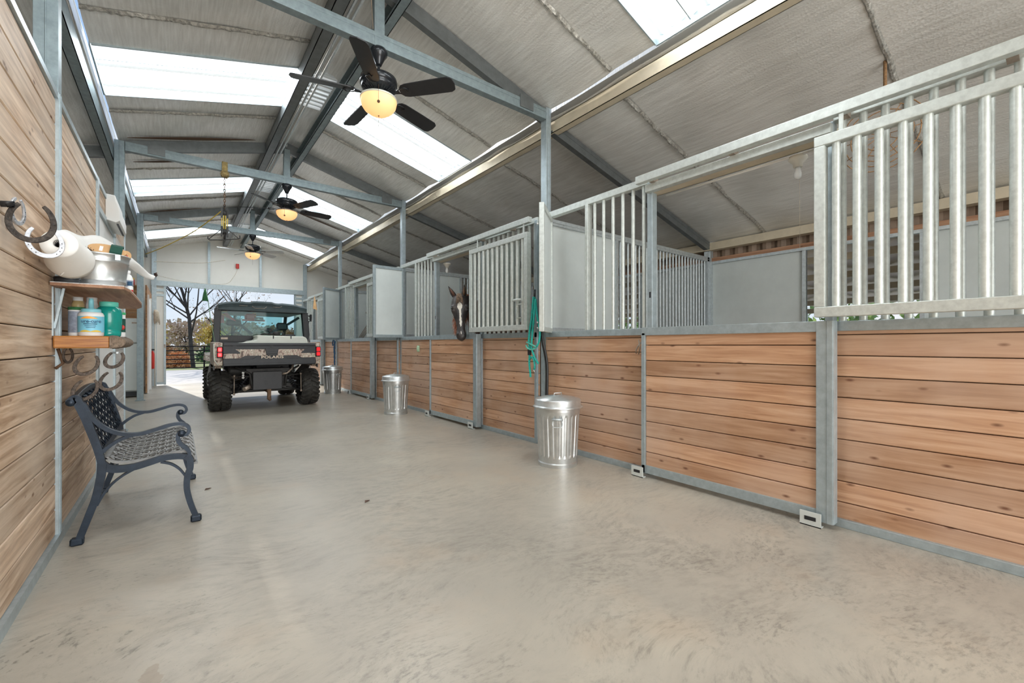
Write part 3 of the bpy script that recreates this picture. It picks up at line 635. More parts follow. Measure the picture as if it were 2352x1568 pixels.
# ================================================================ STALL FRONTS
BW = ['', 'nearest the camera', 'with the horse', 'third from the camera', 'beside the end wall']
def barset(parent, x, ys, z0, z1, r, mat='rail', name='bar'):
    for y in ys: put(name, MB().tube([(x, y, z0), (x, y, z1)], r, 10, caps=False), mat, parent)
def fr_(a, b, n): return [a+(b-a)*(i+.5)/n for i in range(n)]
def stall_front(T, i):
    f = thing('stall_front', 'fixed stall front of pine boards and galvanized bars, '+BW[i], 'stall front', (3.20, T-1.9, 0), 'stall fronts along the right side of the aisle')
    S_ = lambda a: T-a
    E = 3.79                      # the part ends at the next post
    # boards below
    for a, b in ((1.36, .055), (E, 2.62)):
        put('board_panel', boards_y(3.185, 3.215, S_(a), S_(b), .022, 1.19), 'pine', f)
        put('board_backing', MB().box(3.216, 3.22, S_(a), S_(b), .03, 1.2), 'gap', f)
        put('middle_rail', MB().box(3.165, 3.235, S_(a), S_(b), 1.185, 1.245), 'galv_blue', f, bevel=.003)
        put('bottom_rail', MB().box(3.16, 3.23, S_(a), S_(b), .0, .05), 'galv_blue', f, bevel=.003)
    put('top_rail', MB().box(3.17, 3.235, S_(1.37), S_(.055), 2.475, 2.535), 'rail', f, bevel=.003)
    put('top_rail', MB().box(3.17, 3.235, S_(E), S_(2.68), 2.47, 2.53), 'rail', f, bevel=.003)
    put('header_rail', MB().box(3.12, 3.18, S_(2.68), S_(1.37), 2.388, 2.450), 'rail', f, bevel=.003)
    put('header_channel', MB().box(3.181, 3.285, S_(2.68), S_(1.37), 2.389, 2.396).box(3.277, 3.285, S_(2.68), S_(1.37), 2.389, 2.46), 'plate', f)  # tan colour stands for floor bounce on the underside
    m = MB().box(3.04, 3.09, S_(E), S_(1.33), 2.450, 2.512)
    put('sliding_track', m, 'rail', f, bevel=.003)
    for a in (1.45, 2.1, 2.75, 3.4): put('track_bracket', MB().box(3.09, 3.16, S_(a)-.02, S_(a)+.02, 2.45, 2.50), 'exhaust', f)
    for a, w, z0, z1 in ((1.385, .05, 0, 2.48), (.665, .035, 1.245, 2.48), (2.66, .045, 0, 2.47), (3.765, .045, 0, 2.5)):
        put('stile', MB().box(3.165, 3.235, S_(a)-w/2, S_(a)+w/2, z0, z1), 'rail' if z0 else 'galv_blue', f, bevel=.004)
    put('latch_hole', MB().box(3.163, 3.166, S_(1.39)-.008, S_(1.39)+.008, 1.50, 1.55), 'black', f)
    barset(f, 3.20, fr_(S_(1.36), S_(.69), 6), 1.245, 2.475, .0160)
    barset(f, 3.20, fr_(S_(3.77), S_(2.67), 11), 1.245, 2.47, .0205)
    # lower sliding door
    d = thing('stall_door', 'lower sliding stall door of pine boards, closed, in the stall front '+BW[i], 'door', (3.10, T-2.0, 0), 'lower stall doors')
    put('board_panel', boards_y(3.09, 3.12, S_(2.62), S_(1.40), .085, 1.19), 'pine', d)
    put('board_backing', MB().box(3.121, 3.126, S_(2.62), S_(1.40), .08, 1.19), 'gap', d)
    m = MB().box(3.075, 3.135, S_(2.70), S_(1.37), 1.18, 1.245).box(3.075, 3.135, S_(2.70), S_(1.37), .035, .10)
    m.box(3.075, 3.135, S_(1.40), S_(1.365), .035, 1.2).box(3.07, 3.138, S_(2.71), S_(2.62), .03, 1.245).box(3.066, 3.07, S_(2.705), S_(2.675), .03, 1.245)
    put('frame', m, 'galv_blue', d, bevel=.003)
    for a in (1.35, 2.60):
        g = MB().box(3.035, 3.045, S_(a)-.055, S_(a)+.055, 0, .085).box(3.035, 3.08, S_(a)-.055, S_(a)+.055, 0, .006)
        o = put('floor_guide', g, 'sandmetal', f); put('slot', MB().box(3.033, 3.036, S_(a)-.03, S_(a)+.03, .035, .058), 'black', o)
    # upper sliding grille, slid open over the fixed bars
    g = thing('grille_door', 'upper sliding grille door of galvanized tubes, slid open on the stall front '+BW[i], 'door', (3.03, T-3.2, 1.26), 'upper grille doors')
    a0, a1 = 2.63, 3.81
    m = MB().box(3.0, 3.06, S_(a1), S_(a0), 1.265, 1.325).box(3.0, 3.06, S_(a1), S_(a0), 2.275, 2.335)
    m.box(3.0, 3.06, S_(a0+.055), S_(a0), 1.325, 2.275).box(3.0, 3.06, S_(a1), S_(a1-.055), 1.325, 2.275)
    put('frame', m, 'rail', g, bevel=.004)
    barset(g, 3.03, fr_(S_(a1-.055), S_(a0+.055), 11), 1.325, 2.275, .0215)
    for a in (a0+.12, a1-.12): put('roller_hanger', MB().box(3.05, 3.058, S_(a)-.012, S_(a)+.012, 2.335, 2.45), 'rail', g, bevel=.003)
    m = MB().tube([(2.975, S_(a1-.06), 1.60), (2.975, S_(a1-.22), 1.60)], .014, 8); m.tube([(2.985, S_(a1-.16), 1.52), (2.985, S_(a1-.16), 1.40), (2.985, S_(a1-.07), 1.40)], .007, 6).tube([(2.985, S_(a1-.16), 1.55), (2.985, S_(a1-.07), 1.55)], .007, 6)
    put('latch', m, 'rail', g)
for i in (1, 2, 3, 4): stall_front(BAY[i], i)
# swing-out feed doors
FL = ['', 'grey feed door nearest the camera, swung out beside the teal rope', 'grey feed door swung open square to the aisle above the middle trash can', 'grey feed door standing half open above the farthest trash can']
for i, ang in ((1, 51.8), (2, 86), (3, 55)):
    T = BAY[i]; hy = T-.12; w = .57
    d = thing('feed_door', FL[i], 'door', (3.20, hy, 1.25), 'grey swing-out feed doors', rz=-math.radians(ang))
    # local: door runs along -Y from the hinge, +X side faces the stall when closed
    def pl(name, mb, mat, **k): return put(name, mb, mat, d, world=False, **k)
    m = MB()
    m.box(-.024, .024, -w, -w+.04, -.02, 1.22).box(-.024, .024, -.04, 0, -.02, 1.22).box(-.024, .024, -w+.04, -.04, -.02, .03).box(-.024, .024, -w+.04, -.04, 1.17, 1.22)
    pl('frame', m, 'galv_blue' if i > 1 else 'rail', bevel=.003)
    pl('panel', MB().box(-.010, .010, -w+.03, -.03, .02, 1.18), 'panel')
    pl('latch_knob', MB().ball((-.04, -w+.02, 1.02), .012), 'zinc')
    for z in (.2, 1.0): pl('hinge', MB().tube([(0, .012, z-.04), (0, .012, z+.04)], .012, 8), 'galv')

# partitions between stalls
for i, T in enumerate(BAY):
    if i == 0 or i == 4: continue
    p = thing('stall_partition', 'steel framed stall partition with grey sheet and bars, '+['', 'between the two nearest stalls', 'behind the horse', 'between the two farthest stalls'][i], 'partition', (5.0, T, 0), 'partitions between the stalls')
    put('board_panel', boards_x(3.30, 6.78, T-.015, T+.015, .03, 1.24), 'brownwood', p)
    put('grey_sheet', MB().box(3.30, 4.42, T-.008, T+.008, 1.29, 2.44), 'panel', p)
    put('top_rail', MB().box(3.28, 6.78, T-.03, T+.03, 2.44, 2.51).box(3.28, 6.78, T-.036, T+.03, 2.47, 2.476), 'galv', p, bevel=.003)
    put('middle_rail', MB().box(3.28, 6.78, T-.03, T+.03, 1.235, 1.295), 'galv', p, bevel=.003)
    put('stile', MB().box(4.42, 4.47, T-.03, T+.03, 1.29, 2.44), 'galv', p); put('stile', MB().box(6.71, 6.76, T-.03, T+.03, 0, 2.6), 'galv', p)
    for x in fr_(4.50, 6.70, 27): put('bar', MB().tube([(x, T, 1.29), (x, T, 2.44)], .0135, 8, caps=False), 'galv', p)
# grey sheets of a loading panel farther in the near stalls (half-height lining)
# lamp holders over the stalls, hung under the header
def lamp_holder(x, y, z, label):
    t = thing('lamp_holder', label, 'light fitting', (x, y, z), 'porcelain lamp holders of the stalls')
    put('base', MB().lathe([(.0, 0), (.055, 0), (.058, -.015), (.045, -.032), (.03, -.045), (.028, -.07), (0, -.07)], (x, y, z), 20), 'lampw', t)
    put('bulb', MB().lathe([(.0, -.07), (.014, -.07), (.016, -.09), (.022, -.11), (.021, -.135), (.012, -.15), (0, -.153)], (x, y, z), 16), 'bottle_white', t)
    put('pull_cord', MB().tube([(x+.03, y, z-.03), (x+.035, y, z-.62)], .0012, 5), 'rope_white', t)
lamp_holder(3.33, 1.12, 2.378, 'white porcelain lamp holder with a bulb hanging under the nearest stall header')
tag(put('electric_conduit', MB().tube([(3.30, 2.1, 2.378), (3.30, .95, 2.378)], .009, 6), 'white'), 'thin white conduit under the nearest stall header', 'conduit')
lamp_holder(3.33, 5.95, 2.378, 'small lamp holder hanging under the header above the horse')

# ================================================================ ropes, hooks on the fronts
def spiral(path, r, rr, turns, n=None):
    # two-strand rope look: a tube with a bumped radius
    pts = []; rad = []; P_ = [Vector(p) for p in path]; seg = 14
    for i in range(len(P_)-1):
        p0 = P_[max(i-1, 0)]; p1 = P_[i]; p2 = P_[i+1]; p3 = P_[min(i+2, len(P_)-1)]
        for j in range(seg):
            t = j/seg; pts.append(.5*((2*p1)+(-p0+p2)*t+(2*p0-5*p1+4*p2-p3)*t*t+(-p0+3*p1-3*p2+p3)*t**3))
    pts.append(P_[-1]); L_ = 0; rad = [r]
    for i in range(1, len(pts)):
        L_ += (pts[i]-pts[i-1]).length; rad.append(r*(1+rr*math.sin(L_*turns)))
    return pts, rad
def rope(mb, path, r, rr=.18, turns=260): p, q = spiral(path, r, rr, turns); return mb.tube(p, q, 8)
X_ = 3.055
r = thing('halter_and_lead_rope', 'teal rope halter hanging in loops on the post beside the nearest trash can', 'rope', (X_, 3.52, 1.62))
m = MB()
rope(m, [(X_, 3.535, 1.62), (X_-.01, 3.55, 1.50), (X_-.01, 3.575, 1.35), (X_-.01, 3.62, 1.18), (X_-.02, 3.60, 1.10), (X_-.02, 3.53, 1.06), (X_-.01, 3.46, 1.12), (X_, 3.45, 1.25), (X_, 3.49, 1.40), (X_, 3.52, 1.60)], .011)
rope(m, [(X_-.02, 3.53, 1.62), (X_-.02, 3.56, 1.40), (X_-.03, 3.59, 1.20), (X_-.03, 3.585, 1.0), (X_-.02, 3.60, .90), (X_-.02, 3.585, .80), (X_-.02, 3.58, .75)], .011)
rope(m, [(X_-.01, 3.51, 1.60), (X_-.02, 3.53, 1.35), (X_-.03, 3.55, 1.10), (X_-.03, 3.51, .98), (X_-.03, 3.47, .93), (X_-.02, 3.45, .90)], .011)
rope(m, [(X_-.02, 3.60, .93), (X_-.03, 3.55, .97), (X_-.03, 3.51, .93), (X_-.03, 3.50, .86), (X_-.02, 3.52, .84)], .010)
put('rope', m, 'teal', r)
put('noseband', MB().tube([(X_-.04, 3.62+.0, 1.13)]+[(X_-.04+.0, 3.545+.085*math.cos(a*PI/8), 1.13+.05*math.sin(a*PI/8)-.03) for a in range(9, 17)], .009, 8), 'teallid', r)
m = MB().tube([(X_, 3.53, 1.70), (X_, 3.535, 1.60)], .010, 8); m.box(X_-.045, X_-.02, 3.565, 3.60, .99, 1.06)
put('buckle', m, 'black', r)
put('snap', MB().tube([(X_-.02, 3.52, .85), (X_-.02, 3.53, .83), (X_-.02, 3.51, .81)], .006, 6).ball((X_-.01, 3.47, 1.28), .014).ball((X_-.01, 3.475, 1.34), .012), 'zinc', r)
h = MB()
for dx, dy in ((0, 0), (-.015, -.03)):
    p, q = spiral([(3.12+dx, 3.50+dy, 1.62), (3.09+dx, 3.46+dy, 1.2), (3.12+dx, 3.42+dy, .9), (3.11+dx, 3.41+dy, .5), (3.13+dx, 3.44+dy, .02)], .013, 0, 1); h.tube(p, q, 8)
tag(put('black_hose', h, 'hose'), 'black hoses running down the post behind the teal rope', 'hose')
r = MB(); X2 = 3.06
rope(r, [(X2, 11.1, 1.22), (X2, 11.12, 1.0), (X2, 11.10, .6), (X2, 11.13, .3), (X2, 11.08, .28), (X2, 11.06, .7), (X2, 11.05, 1.2)], .014, .3)
rope(r, [(X2, 11.2, 1.22), (X2, 11.25, 1.15), (X2, 11.22, 1.08)], .014)
tag(put('lead_rope', r, 'navy'), 'dark blue lead rope hanging behind the farthest trash can', 'rope')
t = MB(); t.box(3.168, 3.180, 6.60, 6.68, .99, 1.09); t.ball((3.168, 6.64, 1.04), .02, .04, .055)
tag(put('soap_holder', t, plain('pale_green_plastic', (.45, .62, .42), .5)), 'small pale green plastic holder screwed to the boards left of the horse', 'holder')
m = MB(); m.tube([(3.16, 2.24, 1.13), (3.12, 2.25, 1.10), (3.10, 2.26, 1.06), (3.13, 2.28, 1.03)], .006, 6); m.tube([(3.12, 2.25, 1.14), (3.10, 2.22, 1.08), (3.12, 2.25, 1.02)], .005, 6)
tag(put('snap_hook', m, 'exhaust'), 'small metal snap hook hanging at the corner of the nearest stall door', 'hook')
# folded rack inside the third stall
m = MB()
for k in range(4): m.tube([(3.9, 10.55-.12*k, 1.95), (3.5, 10.60-.1*k, 1.28)], .008, 6)
m.tube([(3.9, 11.24, 1.95), (3.9, 10.1, 1.95)], .022, 8)
tag(put('hay_rack', m, 'exhaust'), 'metal hay rack inside the third stall', 'rack')
# hanging cane fan inside the nearest stall
m = MB(); c = Vector((4.3, .88, 2.72))
for k in range(5):
    R_ = .27-.04*k; m.tube([c+Vector((0, math.cos(a*PI/12)*R_, math.sin(a*PI/12)*R_)) for a in range(25)], .004, 5, caps=False)
for k in range(12): m.tube([c, c+Vector((.0, math.cos(k*PI/6)*.275, math.sin(k*PI/6)*.275))], .003, 5)
m.ball(c+Vector((.04, 0, 0)), .05, .05, .05).tube([c, c+Vector((.12, 0, .35)), c+Vector((.12, 0, .64))], .012, 6)
tag(put('box_fan', m, 'nest'), 'dusty round cage fan hanging under the roof of the nearest stall', 'fan')

# ================================================================ TRASH CANS
def can(x, y, label, s=1.0, rz=0):
    t = thing('trash_can', label, 'trash can', (x, y, 0), 'galvanized trash cans along the stalls', rz=rz)
    m = MB(); n = 120; vs = []
    prof = [(.168, .012, 0), (.180, .0, 0), (.182, .03, 0), (.176, .04, 0), (.178, .065, 0), (.180, .085, .0), (.182, .11, 1), (.190, .28, 1), (.198, .44, 1), (.201, .475, 0), (.204, .50, 0), (.206, .55, 0), (.200, .55, 0), (.17, .02, 0)]
    for r0, z, k in prof:
        for j in range(n):
            a = 2*PI*j/n; q = (j*24/n) % 1.0
            rib = -.0075 if (k and .28 < q < .72) else 0
            vs.append(((r0+rib)*math.cos(a)*s, (r0+rib)*math.sin(a)*s, z*s))
    m.add(vs, [(i*n+j, i*n+(j+1) % n, (i+1)*n+(j+1) % n, (i+1)*n+j) for i in range(len(prof)-1) for j in range(n)], False)
    m.add([v for v in vs[:n]], [tuple(range(n))[::-1]])
    put('can_body', m, 'zinc', t, world=False)
    m = MB().lathe([(.228*s, .528*s), (.232*s, .535*s), (.215*s, .545*s), (.212*s, .548*s), (.212*s, .595*s), (.205*s, .605*s), (.16*s, .615*s), (.155*s, .620*s), (.11*s, .624*s), (.105*s, .629*s), (.06*s, .631*s), (.055*s, .636*s), (0, .638*s)], (0, 0, 0), 48)
    m.lathe([(.228*s, .528*s), (.205*s, .530*s), (.2*s, .56*s)], (0, 0, 0), 48)
    lid = put('lid', m, 'zinc', t, world=False)
    put('lid_handle', MB().tube([(-.05, 0, .636*s), (-.045, 0, .655*s), (.045, 0, .655*s), (.05, 0, .636*s)], .005, 6), 'zinc', lid, world=False)
    for a in (-2.35, .8):
        h = MB(); c, sn = math.cos(a), math.sin(a)
        def q(u, v, w): return (c*(.202+w)*s-sn*u, sn*(.202+w)*s+c*u, v*s)
        h.tube([q(-.035, .445, .0), q(-.045, .40, .022), q(-.035, .375, .026), q(.035, .375, .026), q(.045, .40, .022), q(.035, .445, .0)], .004, 6)
        h.tube([q(-.05, .44, .006), q(.05, .44, .006)], .010, 8)
        put('side_handle', h, 'galv', t, world=False)
    return t
can(2.79, 2.90, 'galvanized ribbed trash can nearest the camera, under the teal rope')
can(2.765, 6.60, 'galvanized ribbed trash can in the middle, between the horse and the farther doors', rz=.5)
can(2.80, 10.30, 'galvanized ribbed trash can farthest away, beside the utility vehicle', rz=1.1)
# ================================================================ CEILING FANS
def fan(T, ang0, label, blades, nb=5):
    z0 = 3.58; DZ = Matrix.Translation((0, 0, -.055))
    t = thing('ceiling_fan', label, 'ceiling fan', (RX, T-.01, z0), 'ceiling fans under the trusses')
    P_ = lambda n, mb, mt, par=None: put(n, mb, mt, par or t, world=False)
    P_('canopy', MB().lathe([(0, 0), (.062, 0), (.072, -.02), (.070, -.045), (.052, -.07), (.040, -.095), (.026, -.125), (.022, -.135), (0, -.137)], n=28), 'blackgloss')
    P_('downrod', MB().lathe([(.011, -.12), (.011, -.26)], n=12), 'blackgloss')
    P_('motor_housing', MB().lathe([(0, -.155), (.03, -.16), (.05, -.175), (.125, -.183), (.148, -.195), (.152, -.215), (.150, -.245), (.140, -.250), (.142, -.262), (.128, -.285), (.085, -.302), (.070, -.306), (.070, -.335), (.05, -.345), (0, -.345)], n=40).xf(DZ), 'blackgloss')
    m = MB()
    for k in range(30):
        a = 2*PI*k/30; m.bar((math.cos(a)*.09, math.sin(a)*.09, -.3045), (math.cos(a)*.137, math.sin(a)*.137, -.275), .005, .006)
    P_('vent_ribs', m.xf(DZ), 'darkgrey')
    for k in range(nb):
        a = math.radians(ang0+72*k); R_ = Matrix.Rotation(a, 4, 'Z') @ Matrix.Translation((0, 0, -.375)) @ Matrix.Rotation(math.radians(-16), 4, 'X')
        R0 = Matrix.Rotation(a, 4, 'Z') @ Matrix.Translation((0, 0, -.372))
        out = [(.22, -.052), (.26, -.062), (.45, -.068), (.63, -.070), (.655, -.058), (.664, -.050), (.668, -.030), (.675, 0), (.668, .030), (.664, .050), (.655, .058), (.63, .070), (.45, .068), (.26, .062), (.22, .052), (.20, .03), (.195, 0), (.20, -.03)]
        b = P_('blade', MB().prism(out, -.004, .004, lambda u, v, w: (u, v, w)).xf(R_), blades)
        ir = MB().ribbon([(.07, 0, -.005), (.11, 0, -.018), (.15, 0, -.012), (.19, 0, -.008)], [.05, .022, .024, .05], .006, (0, 0, 1))
        for q in (-1, 1): ir.tube([(.17, 0, -.008), (.20, q*.03, -.008), (.25, q*.045, -.008), (.28, q*.02, -.008), (.255, 0, -.008)], .005, 6)
        P_('blade_iron', ir.xf(R_ if False else R0), 'blackgloss', b)
    k_ = P_('light_kit', MB().lathe([(.055, -.34), (.075, -.345), (.125, -.350), (.150, -.358), (.152, -.370), (.146, -.372)], n=36).xf(DZ), 'cream' if T < 4 else 'exhaust')
    P_('glass_bowl', MB().lathe([(.145, -.368), (.147, -.385), (.140, -.418), (.118, -.452), (.08, -.480), (.04, -.494), (0, -.498)], n=36).xf(DZ), 'bowl', k_)
    m = MB().tube([(-.06, -.155, -.33), (-.06, -.156, -.46)], .0012, 5).ball((-.06, -.156, -.468), .012)
    P_('pull_chain', m.xf(DZ), 'brownrust'); P_('pull_chain', MB().tube([(.0, 0, -.498), (0, 0, -.62)], .0012, 5).ball((0, 0, -.50), .006).xf(DZ), 'brownrust')
fan(BAY[1], 21.3, 'black ceiling fan nearest the camera, five dark blades and a lit amber bowl', 'black')
fan(BAY[2], 6, 'second ceiling fan from the camera, beside the hanging block and tackle', 'black')
fan(BAY[3], 39.8, 'farthest ceiling fan, with pale grey blades, near the end wall', plain('pale_fan_blade', (.42, .43, .42), .35))

# ================================================================ BLOCK AND TACKLE
t = thing('block_and_tackle', 'block and tackle hanging on a chain from the second truss', 'hoist', (.53, 7.39, 3.58))
m = MB()
for k in range(14):
    c = Vector((.53, 7.38, 3.52-.036*k)); a = Matrix.Rotation(PI/2*(k % 2), 3, 'Z'); m.tube([c+a @ Vector((.011*math.cos(q*PI/5), 0, .022*math.sin(q*PI/5))) for q in range(11)], .0045, 5, caps=False)
put('chain', m, 'brownrust', t)
m = MB(); m.box(.495, .565, 7.335, 7.44, 3.53, 3.705).bev(.485, .58, 7.32, 7.45, 3.50, 3.575, .02); put('strap', m, plain('faded_tan_strap', (.34, .25, .10), .8, 0, .4, 30), t, bevel=.01)
for z in (2.98, 2.72):
    p = put('pulley', MB().box(.485, .505, 7.36, 7.40, z-.07, z+.07).box(.555, .575, 7.36, 7.40, z-.07, z+.07).lathe([(0, -.02), (.04, -.02), (.032, 0), (.04, .02), (0, .02)], (.53, 7.38, z), 16, axis=(1, 0, 0)).tube([(.53, 7.38, z-.11), (.53, 7.38, z+.11)], .012, 8), 'steelparts', t)
m = MB()
for dx in (-.035, -.012, .012, .035): m.tube([(.53+dx, 7.37, 2.98), (.53+dx*.9, 7.37, 2.72)], .006, 6)
put('tackle_rope', m, 'yellow', t)
pts = [(.49, 7.37, 3.0), (.2, 8.4, 2.88), (-.2, 9.8, 2.83), (-.50, 11.18, 2.90)]
put('pull_rope', MB().tube(spiral(pts, .008, 0, 1)[0], .008, 6), 'yellow', t)
g = thing('gambrel', 'black triangular gambrel hanging below the block and tackle', 'hook', (.53, 7.38, 2.6))
m = MB()
c0 = (.53, 7.38, 2.79)
m.tube([(.345, 7.38, 2.585), c0, (.70, 7.38, 2.645)], .006, 6); m.tube([(.335, 7.38, 2.62), (.335, 7.38, 2.59), (.355, 7.38, 2.575), (.52, 7.38, 2.60), (.69, 7.38, 2.64), (.715, 7.38, 2.65), (.715, 7.38, 2.69)], .008, 6)
m.tube([c0, (.515, 7.38, 2.82), (.53, 7.38, 2.84), (.545, 7.38, 2.82), c0], .006, 6)
put('hook_bar', m, 'steelparts', g)
# wires
def wire(name, pts, r, mat, label, cat='wire'): return tag(put(name, MB().tube(spiral(pts, r, 0, 1)[0], r, 5), mat), label, cat)
wire('clothes_line', [(-.50, 14.9, 3.32), (.5, 14.9, 3.40), (1.1, 14.9, 3.55)], .006, 'rope_white', 'white cord strung across the top of the end wall')
wire('extension_wire', [(-.48, 15.0, 2.98), (.2, 15.0, 2.86), (1.05, 15.0, 2.86), (1.30, 15.0, 3.1), (1.40, 15.0, 3.35)], .005, 'rope_white', 'thin white wire sagging over the end door to the outlet')
tag(put('outlet_box', MB().bev(1.36, 1.44, 15.03, 15.09, 3.36, 3.50, .008), 'red'), 'small red and white outlet high on the end wall', 'outlet')
tag(put('electrical_cable', MB().tube([(.85+.42, 3.50, 3.7), (1.22, 3.4, 3.85), (1.18, 3.2, 4.0)], .005, 6), 'exhaust'), 'thin cable bending up beside the nearest king post', 'wire')

# ================================================================ BENCH
bench = thing('garden_bench', 'blue-black cast metal garden bench with a lattice seat, by the left wall', 'bench', (-.18, 3.87, 0))
def px2(cx_, cy_, Y):   # point of the side casting, read off at its own plane
    px, py = 100+cx_/3.5625, 840+cy_/3.5625; r = (px-1176)/989; v = (792-py)/989
    a = (.6133+r*.7898, .7898-r*.6133); t_ = Y/a[1]; return (a[0]*t_, 1.10+v*t_)
SIDE = dict(
 backpost=([(215, 305), (262, 268), (300, 330), (345, 420), (385, 520), (425, 620), (455, 710), (475, 790), (480, 850)], .042),
 backleg=([(480, 790), (474, 880), (455, 980), (425, 1090), (385, 1190), (345, 1290), (300, 1400), (275, 1452)], .040),
 arm=([(262, 268), (330, 320), (390, 410), (460, 480), (550, 530), (650, 556), (780, 556), (900, 525), (1020, 487), (1110, 472), (1170, 485), (1192, 520), (1172, 556), (1135, 562), (1108, 548), (1100, 575)], .022),
 armpost=([(1105, 555), (1100, 600), (1125, 640), (1165, 668), (1190, 700), (1195, 745)], .024),
 brace=([(478, 705), (540, 655), (620, 605), (700, 575), (760, 556)], .020),
 rail=([(470, 800), (530, 835), (620, 842), (740, 825), (860, 790), (980, 752), (1090, 738), (1180, 742)], .042),
 frontleg=([(1165, 735), (1195, 760), (1200, 830), (1178, 900), (1172, 990), (1190, 1080), (1218, 1160), (1248, 1225)], .036),
 under1=([(436, 1140), (490, 1050), (560, 965), (650, 895), (740, 845)], .014),
 under2=([(960, 785), (1040, 800), (1110, 840), (1158, 895)], .014))
for yy in (3.34, 4.40):
    m = MB()
    for kk, (nm, (pp, w)) in enumerate(SIDE.items()):
        if nm in ('backleg', 'frontleg'): continue
        q = [px2(u, v, 3.34) for u, v in pp]
        q = spiral([(u, 0, z) for u, z in q], 1, 0, 1)[0]
        tgt = m; n_ = len(q); ws = [w*(1-.25*i/n_) for i in range(n_)]
        tgt.ribbon([(p.x, yy, max(p.z, .012)) for p in q], ws, .036-.0014*kk, (0, 1, 0))
    put('side_frame', m, 'cast', bench, bevel=.006)
    l1 = MB(); l2 = MB()
    for nm, tgt in (('backleg', l1), ('frontleg', l2)):
        pp, w = SIDE[nm]; q = spiral([(px2(u, v, 3.34)[0], 0, px2(u, v, 3.34)[1]) for u, v in pp], 1, 0, 1)[0]
        tgt.ribbon([(p.x, yy, p.z) for p in q], [w*(1-.22*i/len(q)) for i in range(len(q))], .034, (0, 1, 0))
        e = q[-1]; tgt.bev(e.x-.028, e.x+.028, yy-.022, yy+.022, 0, .04, .008)
        o = put('leg', tgt, 'cast', bench, bevel=.006)
    sc_ = px2(1128, 552, 3.34); s2 = px2(222, 300, 3.34)
    for e_ in (sc_, s2): put('scroll_end', MB().lathe([(0, -.019), (.018, -.019), (.022, 0), (.018, .019), (0, .019)], (e_[0], yy, e_[1]), 16, axis=(0, 1, 0)), 'cast', bench)
# seat and back surfaces as interlaced ribs following a curved profile
def lattice(prof, y0, y1, name, mat, nu, nv, th=.008, wv=.010):
    pp = spiral([(u, 0, z) for u, z in prof], 1, 0, 1)[0]
    L_ = [0]
    for i in range(1, len(pp)): L_.append(L_[-1]+(pp[i]-pp[i-1]).length)
    def at(s, y, off=0):
        s = max(0, min(.99999, s))*L_[-1]
        i = max(k for k in range(len(L_)) if L_[k] <= s); i = min(i, len(pp)-2); f = (s-L_[i])/(L_[i+1]-L_[i]); p = pp[i].lerp(pp[i+1], f); t_ = (pp[i+1]-pp[i]).normalized(); nrm = Vector((-t_.z, 0, t_.x))
        if nrm.z < 0: nrm = -nrm
        return Vector((p.x, y, p.z))+nrm*off
    m = MB()
    for q in (0, 1):                      # edge rails
        m.ribbon([at(i/24, y0+.012 if q == 0 else y1-.012) for i in range(25)], .024, .012, (0, 0, 1) if name == 'seat' else (1, 0, .3))
    for s0 in (0, 1): m.ribbon([at(s0, y0+(y1-y0)*i/6) for i in range(7)], .03, .012, (0, 0, 1) if name == 'seat' else (1, 0, .3))
    put(name+'_rim', m, mat, bench)
    m = MB(); W_ = y1-y0; K_ = 22
    for k in range(nu):                   # wavy ribs across
        for sg in (1, -1):
            pts = []
            for i in range(K_*2+1):
                f = i/(K_*2); y = y0+.02+(W_-.04)*f
                s = (k+.5)/nu+sg*.5/nu*math.sin(f*nv*PI)
                pts.append(at(s, y, .003*sg))
            m.ribbon(pts, .0105 if name == 'seat' else .008, th*.7, (0, 0, 1) if name == 'seat' else (1, 0, .3))
    put(name, m, mat, bench)
seatp = [(-.325, .455), (-.285, .425), (-.20, .415), (-.10, .425), (-.01, .440), (.050, .435), (.080, .405), (.085, .36)]
lattice(seatp, 3.355, 4.385, 'seat', 'cast_seat', 12, 14)
backp = [(-.335, .50), (-.36, .57), (-.385, .66), (-.41, .74), (-.435, .795), (-.455, .80)]
lattice(backp, 3.355, 4.385, 'backrest', 'cast', 6, 13)
put('back_crest', MB().ribbon([(-.452, 3.34+1.06*i/20, .80+.035*math.sin(PI*i/20)) for i in range(21)], .03, .028, (0, 0, 1)), 'cast', bench, bevel=.006)
put('stretcher', MB().bar((-.30, 3.35, .40), (-.30, 4.40, .40), .02, .03).bar((.05, 3.35, .385), (.05, 4.40, .385), .02, .03), 'cast', bench)

# ================================================================ HORSESHOES
def shoe(c, R_, w, th, u, v, mat, label, gap=.35, name='horseshoe', group=None):
    # U shape in the plane (u,v), opening along +v; c centre
    c = Vector(c); u = Vector(u).normalized(); v = Vector(v).normalized(); nrm = u.cross(v)
    pts = []
    for i in range(33):
        a = PI*1.5+(-1+2*i/32)*(PI-gap); x = math.cos(a)*R_*.92; y = math.sin(a)*R_*(1.05 if math.sin(a) < 0 else 1.25); pts.append(c+u*x+v*y)
    m = MB(); m.ribbon(pts, [w*(.62+.38*math.sin(PI*i/32)**.5) for i in range(33)], th, nrm)
    o = tag(put(name, m, mat, bevel=th*.2), label, 'horseshoe', group)
    nh = MB()
    for i in (6, 8, 10, 12, 20, 22, 24, 26):
        p = pts[i]; nh.tube([p-nrm*(th/2+.0006), p+nrm*(th/2+.0006)], .0022, 6)
    put('nail_holes', nh, 'black', o, world=False)
    return o
shoe((-.458, 2.52, 1.585), .066, .021, .010, (1, .05, 0), (.0, 0, 1), 'rusty', 'large dark rusty horseshoe jutting from the left wall, nearest the camera', .55)
shoe((-.455, 2.72, 1.545), .056, .019, .008, (1, .1, 0), (-.1, 0, 1), 'silver', 'silver horseshoe with nail holes, behind the dark rusty one', .6)
